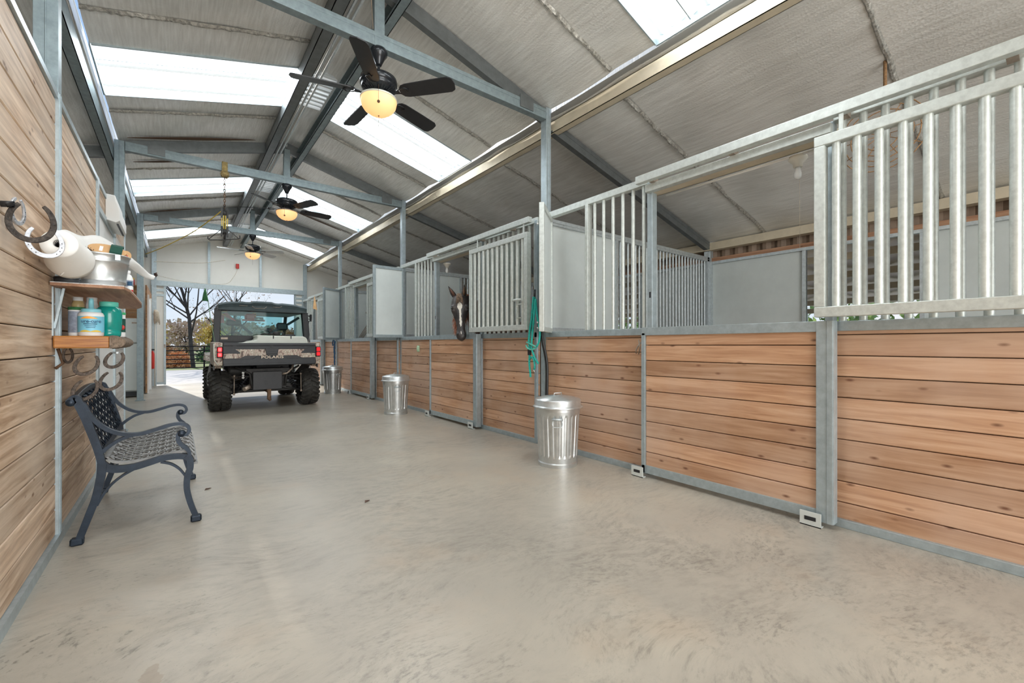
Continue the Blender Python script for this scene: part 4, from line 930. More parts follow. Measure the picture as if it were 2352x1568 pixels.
shoe((-.522, 2.66, 1.65), .045, .016, .008, (.25, 1, 0), (0, 0, 1), 'silver', 'silver horseshoe fixed upright against the wall boards', .35)
tag(put('wall_hook', MB().tube([(-.535, 2.50, 1.64), (-.50, 2.50, 1.645), (-.52, 2.50, 1.64)], .012, 8), 'black'), 'short black peg holding the dark rusty horseshoe', 'hook')
for (u, z, r, g, lb) in ((-.41, .985, .050, 3.42, 'worn horseshoe welded at the top left under the live-edge shelf'), (-.30, 1.01, .042, 3.50, 'worn horseshoe welded at the top right under the live-edge shelf'),
                      (-.415, .845, .052, 3.42, 'worn horseshoe at the bottom left of the horseshoe rack'), (-.315, .885, .050, 3.50, 'worn horseshoe at the bottom right of the horseshoe rack')):
    shoe((u, g, z), r, .019, .011, (1, 0, 0), (.25, 0, 1), 'rust2', lb, .55, group='horseshoes of the rack under the shelf')
shoe((-.475, 3.36, 1.04), .034, .013, .008, (.5, 1, 0), (0, 0, 1), 'rust2', 'horseshoe standing against the wall under the live-edge shelf', .4, group='horseshoes of the rack under the shelf')

# ================================================================ SHELVES AND WHAT STANDS ON THEM
s = thing('wall_shelf', 'rough brown plywood shelf with a chipped white top, upper shelf on the left wall', 'shelf', (-.38, 4.0, 1.43))
out = [(-.53, 3.27), (-.24, 3.27), (-.225, 3.45), (-.222, 4.0), (-.225, 4.5), (-.24, 4.80), (-.28, 5.0), (-.40, 5.05), (-.53, 5.05)]
put('board', MB().prism(out, 1.415, 1.430, lambda u, v, w: (u, v, w)), 'shelfwood', s)
put('white_top', MB().prism([(u, v) for u, v in out], 1.4305, 1.4345, lambda u, v, w: (u, v, w)), plain('chipped_white_paint', (.72, .72, .72), .6, 0, .35, 60), s)
put('bracket', MB().bar((-.532, 3.36, 1.415), (-.532, 3.36, 1.15), .02, .006, (1, 0, 0)).bar((-.528, 3.37, 1.19), (-.492, 3.37, 1.41), .012, .010, (1, 0, 0)), 'galv_blue', s)
s = thing('live_edge_shelf', 'thick golden live-edge wood shelf, lower shelf on the left wall', 'shelf', (-.38, 3.6, 1.12))
m = MB(); m.bev(-.53, -.305, 3.34, 3.92, 1.082, 1.150, .006); put('slab', m, 'slab', s)
m = MB(); n = 18; vs = []
for i in range(n+1):
    y = 3.335+.59*i/n
    for k in range(9):
        a = -PI/2+PI*k/8; rr = .036*(1+.25*noise.noise(Vector((i*.9, k*.8, 2)))); vs.append((-.306+.070*math.cos(a)*(1+.2*noise.noise(Vector((i*.7, k, 5)))), y, 1.116+rr*math.sin(a)))
m.add(vs, [(i*9+k, i*9+k+1, (i+1)*9+k+1, (i+1)*9+k) for i in range(n) for k in range(8)], True); m.add(vs[:9], [tuple(range(9))[::-1]]); m.add(vs[-9:], [tuple(range(9))])
put('bark_edge', m, 'barkedge', s)
put('bracket', MB().tube([(-.52, 3.40, 1.08), (-.50, 3.40, 1.0), (-.53, 3.40, .97)], .008, 6), 'brownrust', s)
Z1 = 1.4345; Z0 = 1.150
def jar(name, label, cat, x, y, z, prof, mat, lid=None, lidmat=None, band=None, bandmat=None):
    t = thing(name, label, cat, (x, y, z))
    put('body', MB().lathe(prof, (x, y, z), 32), mat, t)
    if lid: put('lid', MB().lathe(lid, (x, y, z), 32), lidmat, t)
    if band: put('label_band', MB().lathe(band, (x, y, z), 32), bandmat, t)
    return t
# galvanized tub
t = thing('galvanized_tub', 'galvanized metal tub holding brushes, on the upper shelf', 'tub', (-.365, 3.50, Z1))
put('tub_body', MB().lathe([(0, .002), (.112, .0), (.115, .01), (.118, .035), (.121, .038), (.118, .042), (.130, .145), (.134, .150), (.131, .155), (.136, .185), (.141, .190), (.137, .194), (.132, .188), (.112, .01), (0, .008)], (-.365, 3.50, Z1), 40), 'zinc', t)
put('handle_bracket', MB().box(-.285, -.262, 3.365, 3.380, Z1+.155, Z1+.188), 'galv', t)
b = thing('grooming_brush', 'oval tan backed brush with a dark green strap, in the galvanized tub', 'brush', (-.33, 3.47, 1.64))
R_ = Matrix.Translation((-.325, 3.455, 1.655)) @ Matrix.Rotation(math.radians(8), 4, 'Y') @ Matrix.Rotation(math.radians(68), 4, 'X')
def oval(a, b_, n=28): return [(a*math.cos(2*PI*i/n), b_*math.sin(2*PI*i/n)) for i in range(n)]
put('handle', MB().prism(oval(.085, .036), -.008, .008, lambda u, v, w: (u, v, w)).xf(R_), 'cork', b, bevel=.004)
put('strap', MB().prism([(-.042, -.015), (-.040, .014), (-.02, .030), (.02, .030), (.040, .014), (.042, -.015), (.038, -.015), (.036, .010), (.018, .025), (-.018, .025), (-.036, .010), (-.038, -.015)], .012, .066, lambda u, v, w: (w, u, v)).xf(R_), 'belt', b)
m = MB()
for i in range(160):
    a = rnd.random()*2*PI; q = math.sqrt(rnd.random()); p = Vector((q*.078*math.cos(a), q*.031*math.sin(a), -.008)); e = p*1.08; e.z = -.04; m.bar(R_ @ p, R_ @ e, .0022, .0022)
put('bristles', m, 'bristle', b)
put('price_tag', MB().box(-.035, -.020, -.016, .016, .0082, .009).xf(R_), 'paper', b)
b = thing('scrub_brush', 'brush with dark bristles at the left side of the tub', 'brush', (-.42, 3.46, 1.64)); m = MB()
put('handle', MB().bev(-.47, -.395, 3.44, 3.50, 1.600, 1.618, .005), 'shelfwood', b)
for i in range(170):
    x = -.47+rnd.random()*.085; y = 3.43+rnd.random()*.07; m.bar((x, y, 1.615), (x+(rnd.random()-.5)*.02, y+(rnd.random()-.5)*.02, 1.648+rnd.random()*.016), .0024, .0024)
put('bristles', m, 'bristle', b)
b = thing('round_brush', 'tan round brush printed with a red mark, at the right side of the tub', 'brush', (-.25, 3.57, 1.64))
R2 = Matrix.Translation((-.258, 3.56, 1.645)) @ Matrix.Rotation(math.radians(25), 4, 'Y') @ Matrix.Rotation(math.radians(75), 4, 'X')
put('handle', MB().prism(oval(.03, .038), -.008, .008, lambda u, v, w: (u, v, w)).xf(R2), 'cork', b, bevel=.003)
put('red_mark', MB().box(-.012, .012, -.01, -.004, .008, .0088).box(-.012, .012, .004, .010, .008, .0088).xf(R2), 'red', b)
# paper towel roll, wound loose so that it flares
t = thing('paper_towel_roll', 'loosely wound white paper towel roll hanging in front of the upper shelf', 'paper towel', (-.42, 2.93, 1.54))
A = Vector((-.425, 2.80, 1.560)); B_ = Vector((-.418, 3.04, 1.515)); ax = (B_-A); m = MB(); Ln = ax.length
m.lathe([(.017, .28*Ln), (.017, .004), (.022, 0), (.062, 0.0), (.064, .01), (.069, .25*Ln), (.078, .55*Ln), (.090, .85*Ln), (.088, Ln), (.03, Ln), (.0, Ln)], A, 40, axis=ax)
put('paper', m, 'paper', t)
put('core', MB().lathe([(.0172, .0), (.0160, .2), (0, .2)], A, 20, axis=ax), 'black', t)
m = MB(); vs = []; n = 36
TOP = [(-.47, 2.95, 1.625), (-.47, 3.25, 1.70), (-.46, 3.63, 1.755), (-.40, 3.87, 1.82), (-.33, 4.34, 1.815), (-.25, 4.80, 1.76), (-.215, 5.0, 1.735)]
tp = spiral(TOP, 1, 0, 1)[0]
for i in range(n+1):
    f = i/n; q = tp[int(f*(len(tp)-1))]; wd = .16*(1-f)**.5+.035
    for k in range(7):
        g = k/6; wv = .016*math.sin(f*17+g*4)*g+.014*noise.noise(Vector((f*7, g*3, 1)))*g
        vs.append((q.x+.05*math.sin(g*2.2)+wv, q.y, q.z-wd*g+.01*math.sin(f*9)))
m.add(vs, [(i*7+k, i*7+k+1, (i+1)*7+k+1, (i+1)*7+k) for i in range(n) for k in range(6)], True)
put('loose_sheet', m, 'paper', t, solid=.002)
put('holder_rod', MB().tube([(-.535, 3.14, 1.60), (-.44, 3.14, 1.56), (-.42, 3.12, 1.51)], .006, 6), 'galv', t)
jar('round_tin', 'low dark round tin under the paper towel roll, on the upper shelf', 'tin', -.475, 3.34, Z1, [(0, 0), (.05, 0), (.052, .004), (.052, .030), (0, .031)], 'darkgrey', [(.053, .022), (.053, .033), (0, .034)], 'black')
jar('small_dark_jar', 'short black jar between the paper towel and the tub', 'jar', -.468, 3.56, Z1, [(0, 0), (.03, 0), (.032, .05), (0, .052)], 'black', [(.033, .05), (.033, .065), (0, .066)], 'darkgrey')
jar('white_bottle', 'white bottle with a printed label, behind the galvanized tub', 'bottle', -.262, 3.80, Z1, [(0, 0), (.028, 0), (.030, .01), (.030, .10), (.020, .125), (.014, .13), (.014, .145), (0, .146)], 'bottle_white', [(.016, .135), (.016, .155), (0, .156)], 'bottle_white', [(.0305, .05), (.0305, .09)], 'bottle_grey')
jar('spray_bottle', 'small white bottle with a navy cap at the right front of the upper shelf', 'bottle', -.245, 3.72, Z1, [(0, 0), (.016, 0), (.017, .008), (.017, .04), (.010, .05), (0, .05)], 'bottle_white', [(.012, .048), (.012, .075), (0, .076)], 'navy', [(.0174, .008), (.0174, .022)], 'red')
# lower shelf
t = jar('salve_jar', 'white jar with a pale blue label and blue nozzle lid, on the lower shelf', 'jar', -.390, 3.415, Z0, [(0, 0), (.050, 0), (.054, .005), (.055, .12), (.050, .132), (.044, .136), (0, .137)], 'bottle_white', [(.041, .132), (.043, .135), (.043, .152), (.038, .156), (.012, .158), (.011, .20), (.009, .215), (0, .216)], 'bluecap', [(.0556, .022), (.0556, .112)], 'bluelabel')
dirx = Vector((-(-.390), -3.415, 0)).normalized(); tx = math.atan2(dirx.y, dirx.x)+PI/2
text_mesh('label_text', 'ure-cure', .026, .0006, 'navy', Vector((-.390, 3.415, Z0+.083))+dirx*.0566, (PI/2, 0, tx), t, sx=.9)
hm = MB()
def onjar(a, z, r=.0562): q = tx-PI/2+a; return Vector((-.390+math.cos(q)*r, 3.415+math.sin(q)*r, Z0+z))
def arcband(mb, a0, a1, zf0, zf1, r=.0562, n=14):
    vs = []
    for i in range(n+1):
        a = a0+(a1-a0)*i/n; vs += [onjar(a, zf0(i/n), r), onjar(a, zf1(i/n), r)]
    return mb.add(vs, [(2*i, 2*i+2, 2*i+3, 2*i+1) for i in range(n)])
put('label_hills', arcband(hm, -.9, .5, lambda f: .098, lambda f: .099+.012*math.sin(f*PI)), 'orange', t)
put('label_hills', arcband(MB(), -.9, .8, lambda f: .023, lambda f: .027+.007*abs(math.sin(f*PI*2))), 'yellow', t)
put('label_lines', arcband(arcband(arcband(MB(), -.6, .45, lambda f: .066, lambda f: .070), -.5, .35, lambda f: .056, lambda f: .059), -.4, .3, lambda f: .047, lambda f: .050), 'navy', t)
jar('teal_jar', 'large translucent teal jar with ribbed sides on the lower shelf', 'jar', -.325, 3.52, Z0, [(0, 0), (.050, 0), (.054, .006), (.056, .03), (.052, .035), (.058, .045), (.060, .10), (.060, .135), (.056, .165), (.040, .178), (.038, .182), (0, .182)], 'tealjar', [(.041, .178), (.043, .180), (.043, .203), (.040, .207), (0, .208)], 'teallid')
jar('supplement_bottle', 'blue-grey bottle with a dark lid at the left of the lower shelf', 'bottle', -.455, 3.46, Z0, [(0, 0), (.032, 0), (.034, .005), (.034, .145), (.030, .152), (0, .152)], 'bottle_white', [(.0355, .148), (.0355, .165), (0, .166)], 'green', [(.0345, .02), (.0345, .14)], 'bottle_grey')
jar('amber_bottle', 'amber bottle with a white cap at the back of the lower shelf', 'bottle', -.470, 3.62, Z0, [(0, 0), (.026, 0), (.028, .19), (.022, .215), (0, .216)], 'bottle_yellow', [(.0225, .21), (.0225, .235), (0, .236)], 'bottle_white')
jar('white_capped_bottle', 'white bottle with a white cap at the back of the lower shelf', 'bottle', -.415, 3.66, Z0, [(0, 0), (.027, 0), (.029, .19), (.024, .22), (0, .221)], 'bottle_white', [(.0245, .215), (.0245, .24), (0, .241)], 'bottle_white')
t = jar('tomato_shaker', 'canister with a green lid and red fruit picture, right end of the lower shelf', 'canister', -.285, 3.66, Z0, [(0, 0), (.023, 0), (.024, .005), (.024, .145), (0, .145)], 'bottle_white', [(.0255, .14), (.0255, .155), (0, .156)], 'green_cap', [(.0245, .03), (.0245, .115)], 'belt')
put('fruit_picture', MB().ball((-.285+.012, 3.66-.021, Z0+.06), .011, .006, .015), 'red', t)
# boxes and white unit on the wall
t = thing('wall_unit', 'white plastic wall unit mounted high on the left boards above the white door', 'wall unit', (-.47, 5.75, 2.40))
prof = [(-.534, 2.275), (-.46, 2.255), (-.433, 2.275), (-.432, 2.36), (-.445, 2.42), (-.46, 2.46), (-.465, 2.51), (-.534, 2.515)]
put('casing', MB().prism(prof, 5.50, 6.15, lambda u, v, w: (u, w, v)), 'white', t, bevel=.006)
put('outlet_slot', MB().box(-.46, -.445, 5.56, 6.10, 2.248, 2.256), 'darkgrey', t)
# fridge
t = thing('refrigerator', 'white refrigerator with a top freezer, behind the free-standing post on the left', 'refrigerator', (-1.05, 12.3, 0))
put('cabinet', MB().bev(-1.20, -.62, 12.08, 12.68, .02, 1.66, .01), 'sandmetal', t)
put('fridge_door', MB().bev(-1.20, -.62, 12.02, 12.075, .14, 1.13, .012), 'sandmetal', t)
fd = put('freezer_door', MB().bev(-1.20, -.62, 12.02, 12.075, 1.145, 1.66, .012), 'sandmetal', t)
put('badge', MB().box(-.76, -.66, 12.014, 12.02, 1.55, 1.58), 'exhaust', fd)
put('kick_grille', MB().box(-1.18, -.64, 12.05, 12.08, .03, .12), 'darkgrey', t)
jar('red_bottle', 'small red bottle with a yellow cap on the ledge above the refrigerator', 'bottle', -.80, 12.66, 2.42, [(0, 0), (.05, 0), (.05, .12), (0, .12)], 'red', [(.045, .12), (.045, .16), (0, .16)], 'yellow')
tag(put('ledge', MB().box(-1.6, -.62, 12.56, 12.70, 2.39, 2.42), 'brownwood'), 'narrow brown ledge above the refrigerator', 'ledge')
# mop, extinguisher, items past the far post
t = thing('string_mop', 'off-white string mop hanging head up beside the end door', 'mop', (-.47, 14.3, 1.0))
m = MB()
for k in range(26):
    a = k*2*PI/26; m.tube([(-.45+.02*math.cos(a), 14.3+.03*math.sin(a), 2.0), (-.43+.05*math.cos(a), 14.3+.07*math.sin(a), 1.94), (-.42+.06*math.cos(a), 14.3+.08*math.sin(a), 1.62+rnd.random()*.1)], .006, 5)
put('mop_head', m, 'rope_white', t); put('handle', MB().tube([(-.46, 14.3, .02), (-.45, 14.3, 1.98)], .012, 8), 'cream', t); put('hook', MB().tube([(-.56, 14.3, 1.9), (-.43, 14.3, 1.9)], .006, 6), 'galv', t)
t = thing('fire_extinguisher', 'red fire extinguisher on the wall below the mop', 'fire extinguisher', (-.47, 14.15, .6))
put('cylinder', MB().lathe([(0, .5), (.036, .5), (.04, .53), (.04, .88), (.02, .93), (.014, .95), (0, .96)], (-.50, 14.15, 0), 20), 'red', t); put('valve', MB().box(-.545, -.46, 14.13, 14.17, .96, 1.0), 'black', t)
m = MB()
for k in range(14): m.tube([(-.48+.02*math.sin(k), 14.9-.03*k, 2.92+.03*math.cos(k*2.1)), (-.44+.02*math.cos(k), 14.88-.03*k, 2.95+.03*math.sin(k*1.7))], .012, 5)
tag(put('wire_bundle', m, 'bristle'), 'tangle of dark wire on the corner bracket left of the end door', 'wire')
# ================================================================ UTILITY VEHICLE
CX = 1.235
U = thing('utility_vehicle', 'camouflage and black side-by-side utility vehicle parked in the aisle, seen from behind', 'utility vehicle', (CX, 9.7, 0))
def up(name, mb, mat, par=None, **k): return put(name, mb, mat, par or U, **k)
def wheel(x0, x1, yc, out):
    R_ = .335; w = x1-x0; xc = (x0+x1)/2; z = R_
    m = MB().lathe([(.17, -w/2+.02), (.22, -w/2), (.275, -w/2), (.302, -w/2+.03), (.308, 0), (.302, w/2-.03), (.275, w/2), (.22, w/2), (.17, w/2-.02)], (xc, yc, z), 48, axis=(1, 0, 0))
    t = up('tyre', m, 'rubber')
    m = MB(); N_ = 22
    for k in range(N_):
        for sgn, ph in ((-1, 0), (1, .5)):
            a = 2*PI*(k+ph)/N_
            def q(u, r, aa): return Vector((xc+u, yc+math.cos(aa)*r, z+math.sin(aa)*r))
            # chevron lug: from the centre line out and back to the shoulder, then down the side wall
            pts = [q(sgn*.012, .318, a), q(sgn*w*.26, .318, a+.06), q(sgn*w*.40, .313, a+.16), q(sgn*(w/2-.004), .300, a+.17), q(sgn*(w/2+.004), .268, a+.17)]
            for i in range(4):
                up_ = ((pts[i]+pts[i+1])/2-Vector((xc, yc, z))); up_.x *= .3
                m.bar(pts[i], pts[i+1], .034, .030, up_)
    up('tread', m, 'rubber', t)
    s = -1 if out < 0 else 1
    m = MB().lathe([(0, s*w*.25), (.05, s*w*.27), (.06, s*w*.18), (.15, s*w*.22), (.165, s*w*.42), (.175, s*w*.44)], (xc, yc, z), 28, axis=(1, 0, 0))
    m.lathe([(.175, -s*w*.44), (.16, -s*w*.30), (.155, s*w*.2), (.06, s*w*.1), (0, s*w*.1)], (xc, yc, z), 28, axis=(1, 0, 0))
    up('wheel_rim', m, 'darkgrey', t)
for x0, x1, o in ((.415, .695, -1), (1.775, 2.055, 1)):
    wheel(x0, x1, 8.70, o); wheel(x0+.01, x1-.01, 10.72, o)
# cargo box
m = MB().box(.53, 1.94, 8.22, 9.08, .80, .84).box(.53, .57, 8.22, 9.08, .80, 1.12).box(1.90, 1.94, 8.22, 9.08, .80, 1.12).box(.53, 1.94, 9.05, 9.08, .80, 1.16)
up('cargo_box', m, 'black', bevel=.01)
tg = up('tailgate', MB().bev(.565, 1.925, 8.155, 8.215, .765, 1.128, .012), 'black')
m = MB().bev(.565, 1.925, 8.135, 8.158, 1.085, 1.132, .008).bev(.565, 1.925, 8.13, 8.158, .765, .87, .010)
m.prism([(.565, .872), (.97, .872), (1.03, .915), (1.42, .915), (1.48, .872), (1.925, .872), (1.925, .80), (.565, .80)], 8.128, 8.158, lambda u, v, t: (u, t, v))
for s in (-1, 1):
    f = lambda d: CX+.01+s*d
    m.prism([(f(.68), 1.065), (f(.53), 1.04), (f(.52), 1.035), (f(.45), .975), (f(.45), .96), (f(.68), .965)], 8.140, 8.158, lambda u, v, t: (u, t, v))
m.box(.565, 1.925, 8.145, 8.158, 1.035, 1.085)
up('tailgate_moulding', m, 'darkgrey', tg, bevel=.003)
m = MB().prism([(CX-.09, 1.045), (CX+.11, 1.045), (CX+.09, .925), (CX-.07, .925)], 8.132, 8.158, lambda u, v, t: (u, t, v)); m.box(CX-.075, CX+.095, 8.126, 8.134, .95, .99)
up('tailgate_handle', m, 'black', tg, bevel=.006)
m = MB()
for s in (-1, 1):
    f = lambda d: CX+.01+s*d
    m.prism([(f(.08), 1.030), (f(.52), 1.030), (f(.59), .965), (f(.675), .955), (f(.675), .885), (f(.46), .885), (f(.38), .925), (f(.08), .925)], 8.146, 8.157, lambda u, v, t: (u, t, v))
up('camouflage_inset', m, 'camo', tg)
text_mesh('maker_lettering', 'POLARIS', .062, .003, M['orange_cloth'].name and 'cream', (CX+.015, 8.124, .898), (PI/2, 0, 0), tg, space=1.08, sx=1.32).data.materials[0] = plain('tan_lettering', (.85, .70, .55), .5)
for x in (.72, 1.235, 1.72): up('tailgate_cleat', MB().prism([(x-.03, 1.088), (x+.03, 1.088), (x, 1.062)], 8.128, 8.14, lambda u, v, t: (u, t, v)), 'black', tg)
# rear quarter corners with the tail lamps
for s in (-1, 1):
    xa = .565 if s < 0 else 1.925; xb = .445 if s < 0 else 2.005
    lo_, hi_ = min(xa, xb), max(xa, xb)
    m = MB().prism([(8.17, .77), (8.15, 1.0), (8.18, 1.135), (8.9, 1.15), (9.15, 1.15), (9.15, .80), (9.0, .78), (8.95, .74), (8.85, .72), (8.6, .72), (8.40, .72), (8.35, .76)], lo_, hi_, lambda u, v, t: (t, u, v))
    q = up('bed_side', m, 'camo', bevel=.012)
    xt = (xa+s*.012, xa+s*.075); x0, x1 = min(xt), max(xt)
    up('lamp_housing', MB().bev(x0-.008, x1+.008, 8.125, 8.17, .895, 1.075, .008), 'black', q)
    for z0, z1 in ((.91, .978), (.990, 1.062)): up('tail_lamp', MB().bev(x0, x1, 8.112, 8.14, z0, z1, .01), 'taillight', q)
    up('side_guard', MB().prism([(8.3, .70), (8.5, .74), (8.9, .72), (9.15, .55), (9.15, .40), (9.35, .34), (10.2, .34), (10.2, .50), (9.3, .78), (8.3, .78)], xb-.02 if s > 0 else xb, xb if s > 0 else xb+.02, lambda u, v, t: (t, u, v)), 'black', q)
up('white_edge', MB().tube([(.447, 8.16, 1.12), (.445, 8.14, 1.0), (.452, 8.15, .86), (.50, 8.16, .78)], .008, 6), 'cream')
# chassis, suspension, exhaust
m = MB()
m.box(.85, 1.62, 8.55, 11.0, .30, .42).box(.55, 1.92, 9.15, 10.2, .28, .36)
m.tube([(.75, 8.35, .74), (.95, 8.33, .62), (.98, 8.3, .40)], .018, 8).tube([(1.70, 8.35, .74), (1.5, 8.33, .62), (1.47, 8.3, .40)], .018, 8)
m.box(.90, 1.55, 8.36, 8.42, .62, .70).box(.95, 1.50, 8.40, 8.80, .36, .62)
m.lathe([(0, -.16), (.085, -.16), (.09, -.12), (.09, .12), (.085, .16), (0, .16)], (.83, 8.62, .665), 20, axis=(1, 0, 0))
up('chassis', m, 'steelparts')
for s in (-1, 1):
    f = lambda d: CX+s*d
    m = MB().tube([(f(.23), 8.50, .36), (f(.60), 8.62, .27)], .020, 8).tube([(f(.23), 8.80, .36), (f(.60), 8.74, .27)], .020, 8).tube([(f(.26), 8.60, .56), (f(.60), 8.66, .47)], .016, 8).tube([(f(.2), 8.70, .44), (f(.66), 8.70, .34)], .016, 8)
    up('control_arm', m, 'steelparts')
    m = MB().tube([(f(.20), 8.45, .72), (f(.44), 8.50, .36)], .017, 8)
    for k in range(9):
        c = Vector((f(.24), 8.46, .67)).lerp(Vector((f(.40), 8.49, .42)), k/8); m.lathe([(.036, -.007), (.044, 0), (.036, .007)], c, 14, axis=(s*.24, .05, -.36))
    up('shock_absorber', m, 'black')
    up('sway_bar_link', MB().tube([(f(.50), 8.38, .58), (f(.505), 8.38, .30)], .008, 6).ball((f(.50), 8.38, .59), .018).ball((f(.505), 8.38, .29), .018), 'exhaust')
up('sway_bar', MB().tube([(CX-.50, 8.38, .59), (CX-.3, 8.36, .57), (CX+.3, 8.36, .57), (CX+.50, 8.38, .59)], .011, 8), 'steelparts')
m = MB().bev(.985, 1.425, 8.285, 8.305, .345, .655, .008)
for k in range(3): m.box(1.16, 1.27, 8.278, 8.286, .43+.05*k, .445+.05*k)
m.box(1.10, 1.13, 8.28, 8.286, .55, .60).box(1.29, 1.32, 8.28, 8.286, .55, .60)
up('rear_mud_plate', m, 'black')
up('exhaust_pipe', MB().tube([(1.0, 8.50, .43), (.93, 8.36, .395), (.865, 8.30, .37)], [.036, .036, .034], 12), 'exhaust')
up('exhaust_header', MB().tube([(1.42, 8.34, .60), (1.50, 8.33, .61), (1.58, 8.34, .68), (1.62, 8.4, .78)], .020, 10), 'exhaust')
up('label_tag', MB().lathe([(0, 0), (.020, 0), (.020, .004), (0, .004)], (.855, 8.345, .64), 14, axis=(0, -1, 0)).lathe([(0, 0), (.018, 0), (.018, .004), (0, .004)], (.855, 8.345, .60), 14, axis=(0, -1, 0)).lathe([(0, 0), (.020, 0), (.020, .004), (0, .004)], (.855, 8.345, .56), 14, axis=(0, -1, 0)), 'white')
m = MB().box(1.19, 1.25, 8.25, 8.75, .30, .355).box(1.195, 1.245, 8.22, 8.30, .22, .34).tube([(1.22, 8.24, .26), (1.215, 8.23, .20), (1.235, 8.22, .165)], [.028, .034, .018], 8)
up('hitch', m, 'brownrust')
up('skid_plate', MB().box(.66, 1.80, 8.9, 11.1, .26, .285), 'steelparts')
# cab
pc = MB()
for s in (-1, 1):
    f = lambda d: CX+.02+s*d
    pc.tube([(f(.70), 9.12, .80), (f(.715), 9.16, 1.25), (f(.685), 9.22, 1.72), (f(.66), 9.6, 1.80), (f(.62), 10.5, 1.78), (f(.66), 11.05, 1.18)], .034, 10)
    pc.tube([(f(.715), 9.16, .80), (f(.72), 9.9, .75)], .03, 8)
pc.tube([(CX-.69, 9.18, 1.215), (CX+.72, 9.18, 1.215)], .024, 8).tube([(CX-.66, 9.22, 1.725), (CX+.70, 9.22, 1.725)], .024, 8)
up('roll_cage', pc, 'steelparts')
pn = MB()
for s in (-1, 1):
    f = lambda d: CX+.02+s*d
    pn.bar((f(.70), 9.10, 1.72), (f(.745), 9.02, .90), .10, .06, (0, 1, 0))
pn.box(CX-.68, CX+.72, 9.10, 9.14, 1.13, 1.27)
up('rear_cab_frame', pn, 'black', bevel=.006)
up('rear_window', MB().box(.60, 1.91, 9.115, 9.121, 1.26, 1.705), 'glass')
up('warning_sticker', MB().box(.60, .70, 9.094, 9.099, 1.20, 1.235), 'exhaust')
# roof shell: three raised fields
m = MB(); xs = [i/24 for i in range(25)]
def roofz(u, y): return 1.80+.075*math.sin(PI*min(1, max(0, u)))**.5
sec = []
for yy, dz, sh in ((9.02, -.035, .0), (9.00, .02, .0), (9.06, .055, .01), (9.8, .065, .02), (10.6, .05, .03), (10.72, .0, .05)):
    sec.append([(.555+sh+(1.415-2*sh)*u, yy, 1.775+dz+.05*math.sin(PI*u)**.6+(.018 if (.36 < u < .62) else 0)+(.010 if (.08 < u < .26 or .70 < u < .90) and dz > 0 else 0)) for u in xs])
vs = [v for r_ in sec for v in r_]; n = len(xs)
m.add(vs, [(i*n+j, i*n+j+1, (i+1)*n+j+1, (i+1)*n+j) for i in range(len(sec)-1) for j in range(n-1)])
vs2 = [(v[0], v[1], 1.715) for v in sec[0]]; m.add([*sec[0], *vs2], [(j, n+j, n+j+1, j+1) for j in range(n-1)])
vs2 = [(v[0], v[1], 1.715) for v in sec[-1]]; m.add([*sec[-1], *vs2], [(j, j+1, n+j+1, n+j) for j in range(n-1)])
for k in (0, n-1): m.add([s_[k] for s_ in sec]+[(s_[k][0], s_[k][1], 1.715) for s_ in sec], [(i, i+1, 6+i+1, 6+i) for i in range(5)])
m.add([(.555, 9.02, 1.715), (1.97, 9.02, 1.715), (1.90, 10.72, 1.715), (.62, 10.72, 1.715)], [(0, 1, 2, 3)])
rf = up('cab_roof', m, 'shell')
m = MB()
for a, b in ((.86, .99), (1.39, 1.50)): m.tube([(a, 8.996, 1.80), (b, 8.996, 1.80)], .004, 5)
m.tube([(1.06, 8.99, 1.80), (1.10, 8.99, 1.765), (1.25, 8.99, 1.765), (1.29, 8.99, 1.80)], .004, 5).tube([(1.50, 8.996, 1.80), (1.54, 8.996, 1.82)], .004, 5)
up('roof_groove', m, 'exhaust', rf)
# front, hood, dash, windscreen
m = MB().prism([(10.1, .42), (10.1, .95), (10.55, 1.02), (10.75, 1.16), (11.15, 1.08), (11.40, .92), (11.42, .62), (11.30, .40)], .78, 1.68, lambda u, v, t: (t, u, v))
up('hood', m, 'camo', bevel=.02)
up('dashboard', MB().bev(.66, 1.82, 10.35, 10.75, .95, 1.20, .03), 'black')
for x0, x1 in ((.43, .76), (1.70, 2.04)): up('front_fender', MB().prism([(10.25, .78), (10.45, .90), (10.8, .95), (11.15, .86), (11.2, .78), (10.8, .87), (10.4, .80)], x0, x1, lambda u, v, t: (t, u, v)), 'camo')
up('windscreen', MB().add([(.66, 10.62, 1.74), (1.82, 10.62, 1.74), (1.86, 10.98, 1.20), (.62, 10.98, 1.20)], [(0, 1, 2, 3)]), 'glass', solid=.005)
up('floor_pan', MB().box(.62, 1.86, 9.15, 10.4, .36, .40), 'black')
for x, w in ((.86, .22), (1.50, .38)):
    st = up('seat', MB().bev(x-w*.9 if x < 1 else x-w, x+.26 if x < 1 else x+.26, 9.30, 9.85, .62, .80, .05), 'black')
up('seat_backrest', MB().bev(.66, 1.82, 9.24, 9.36, .78, 1.24, .04), 'black')
for x0, x1, z0, z1 in ((.69, .93, 1.45, 1.56), (1.50, 1.70, 1.38, 1.53), (1.30, 1.43, 1.34, 1.42)):
    up('headrest', MB().bev(x0, x1, 9.30, 9.38, z0, z1, .03), 'darkgrey')
m = MB().bar((.90, 9.34, 1.48), (1.10, 9.34, 1.30), .05, .05).bar((1.56, 9.34, 1.42), (1.36, 9.34, 1.30), .05, .05).bar((1.70, 9.34, 1.50), (1.90, 9.36, 1.64), .05, .04)
up('headrest_strut', m, 'darkgrey')
m = MB().tube([(.90+.16*math.cos(a*PI/12), 10.20+.05*math.sin(a*PI/12), 1.20+.15*math.sin(a*PI/12)) for a in range(25)], .013, 6)
up('steering_wheel', m, 'black')
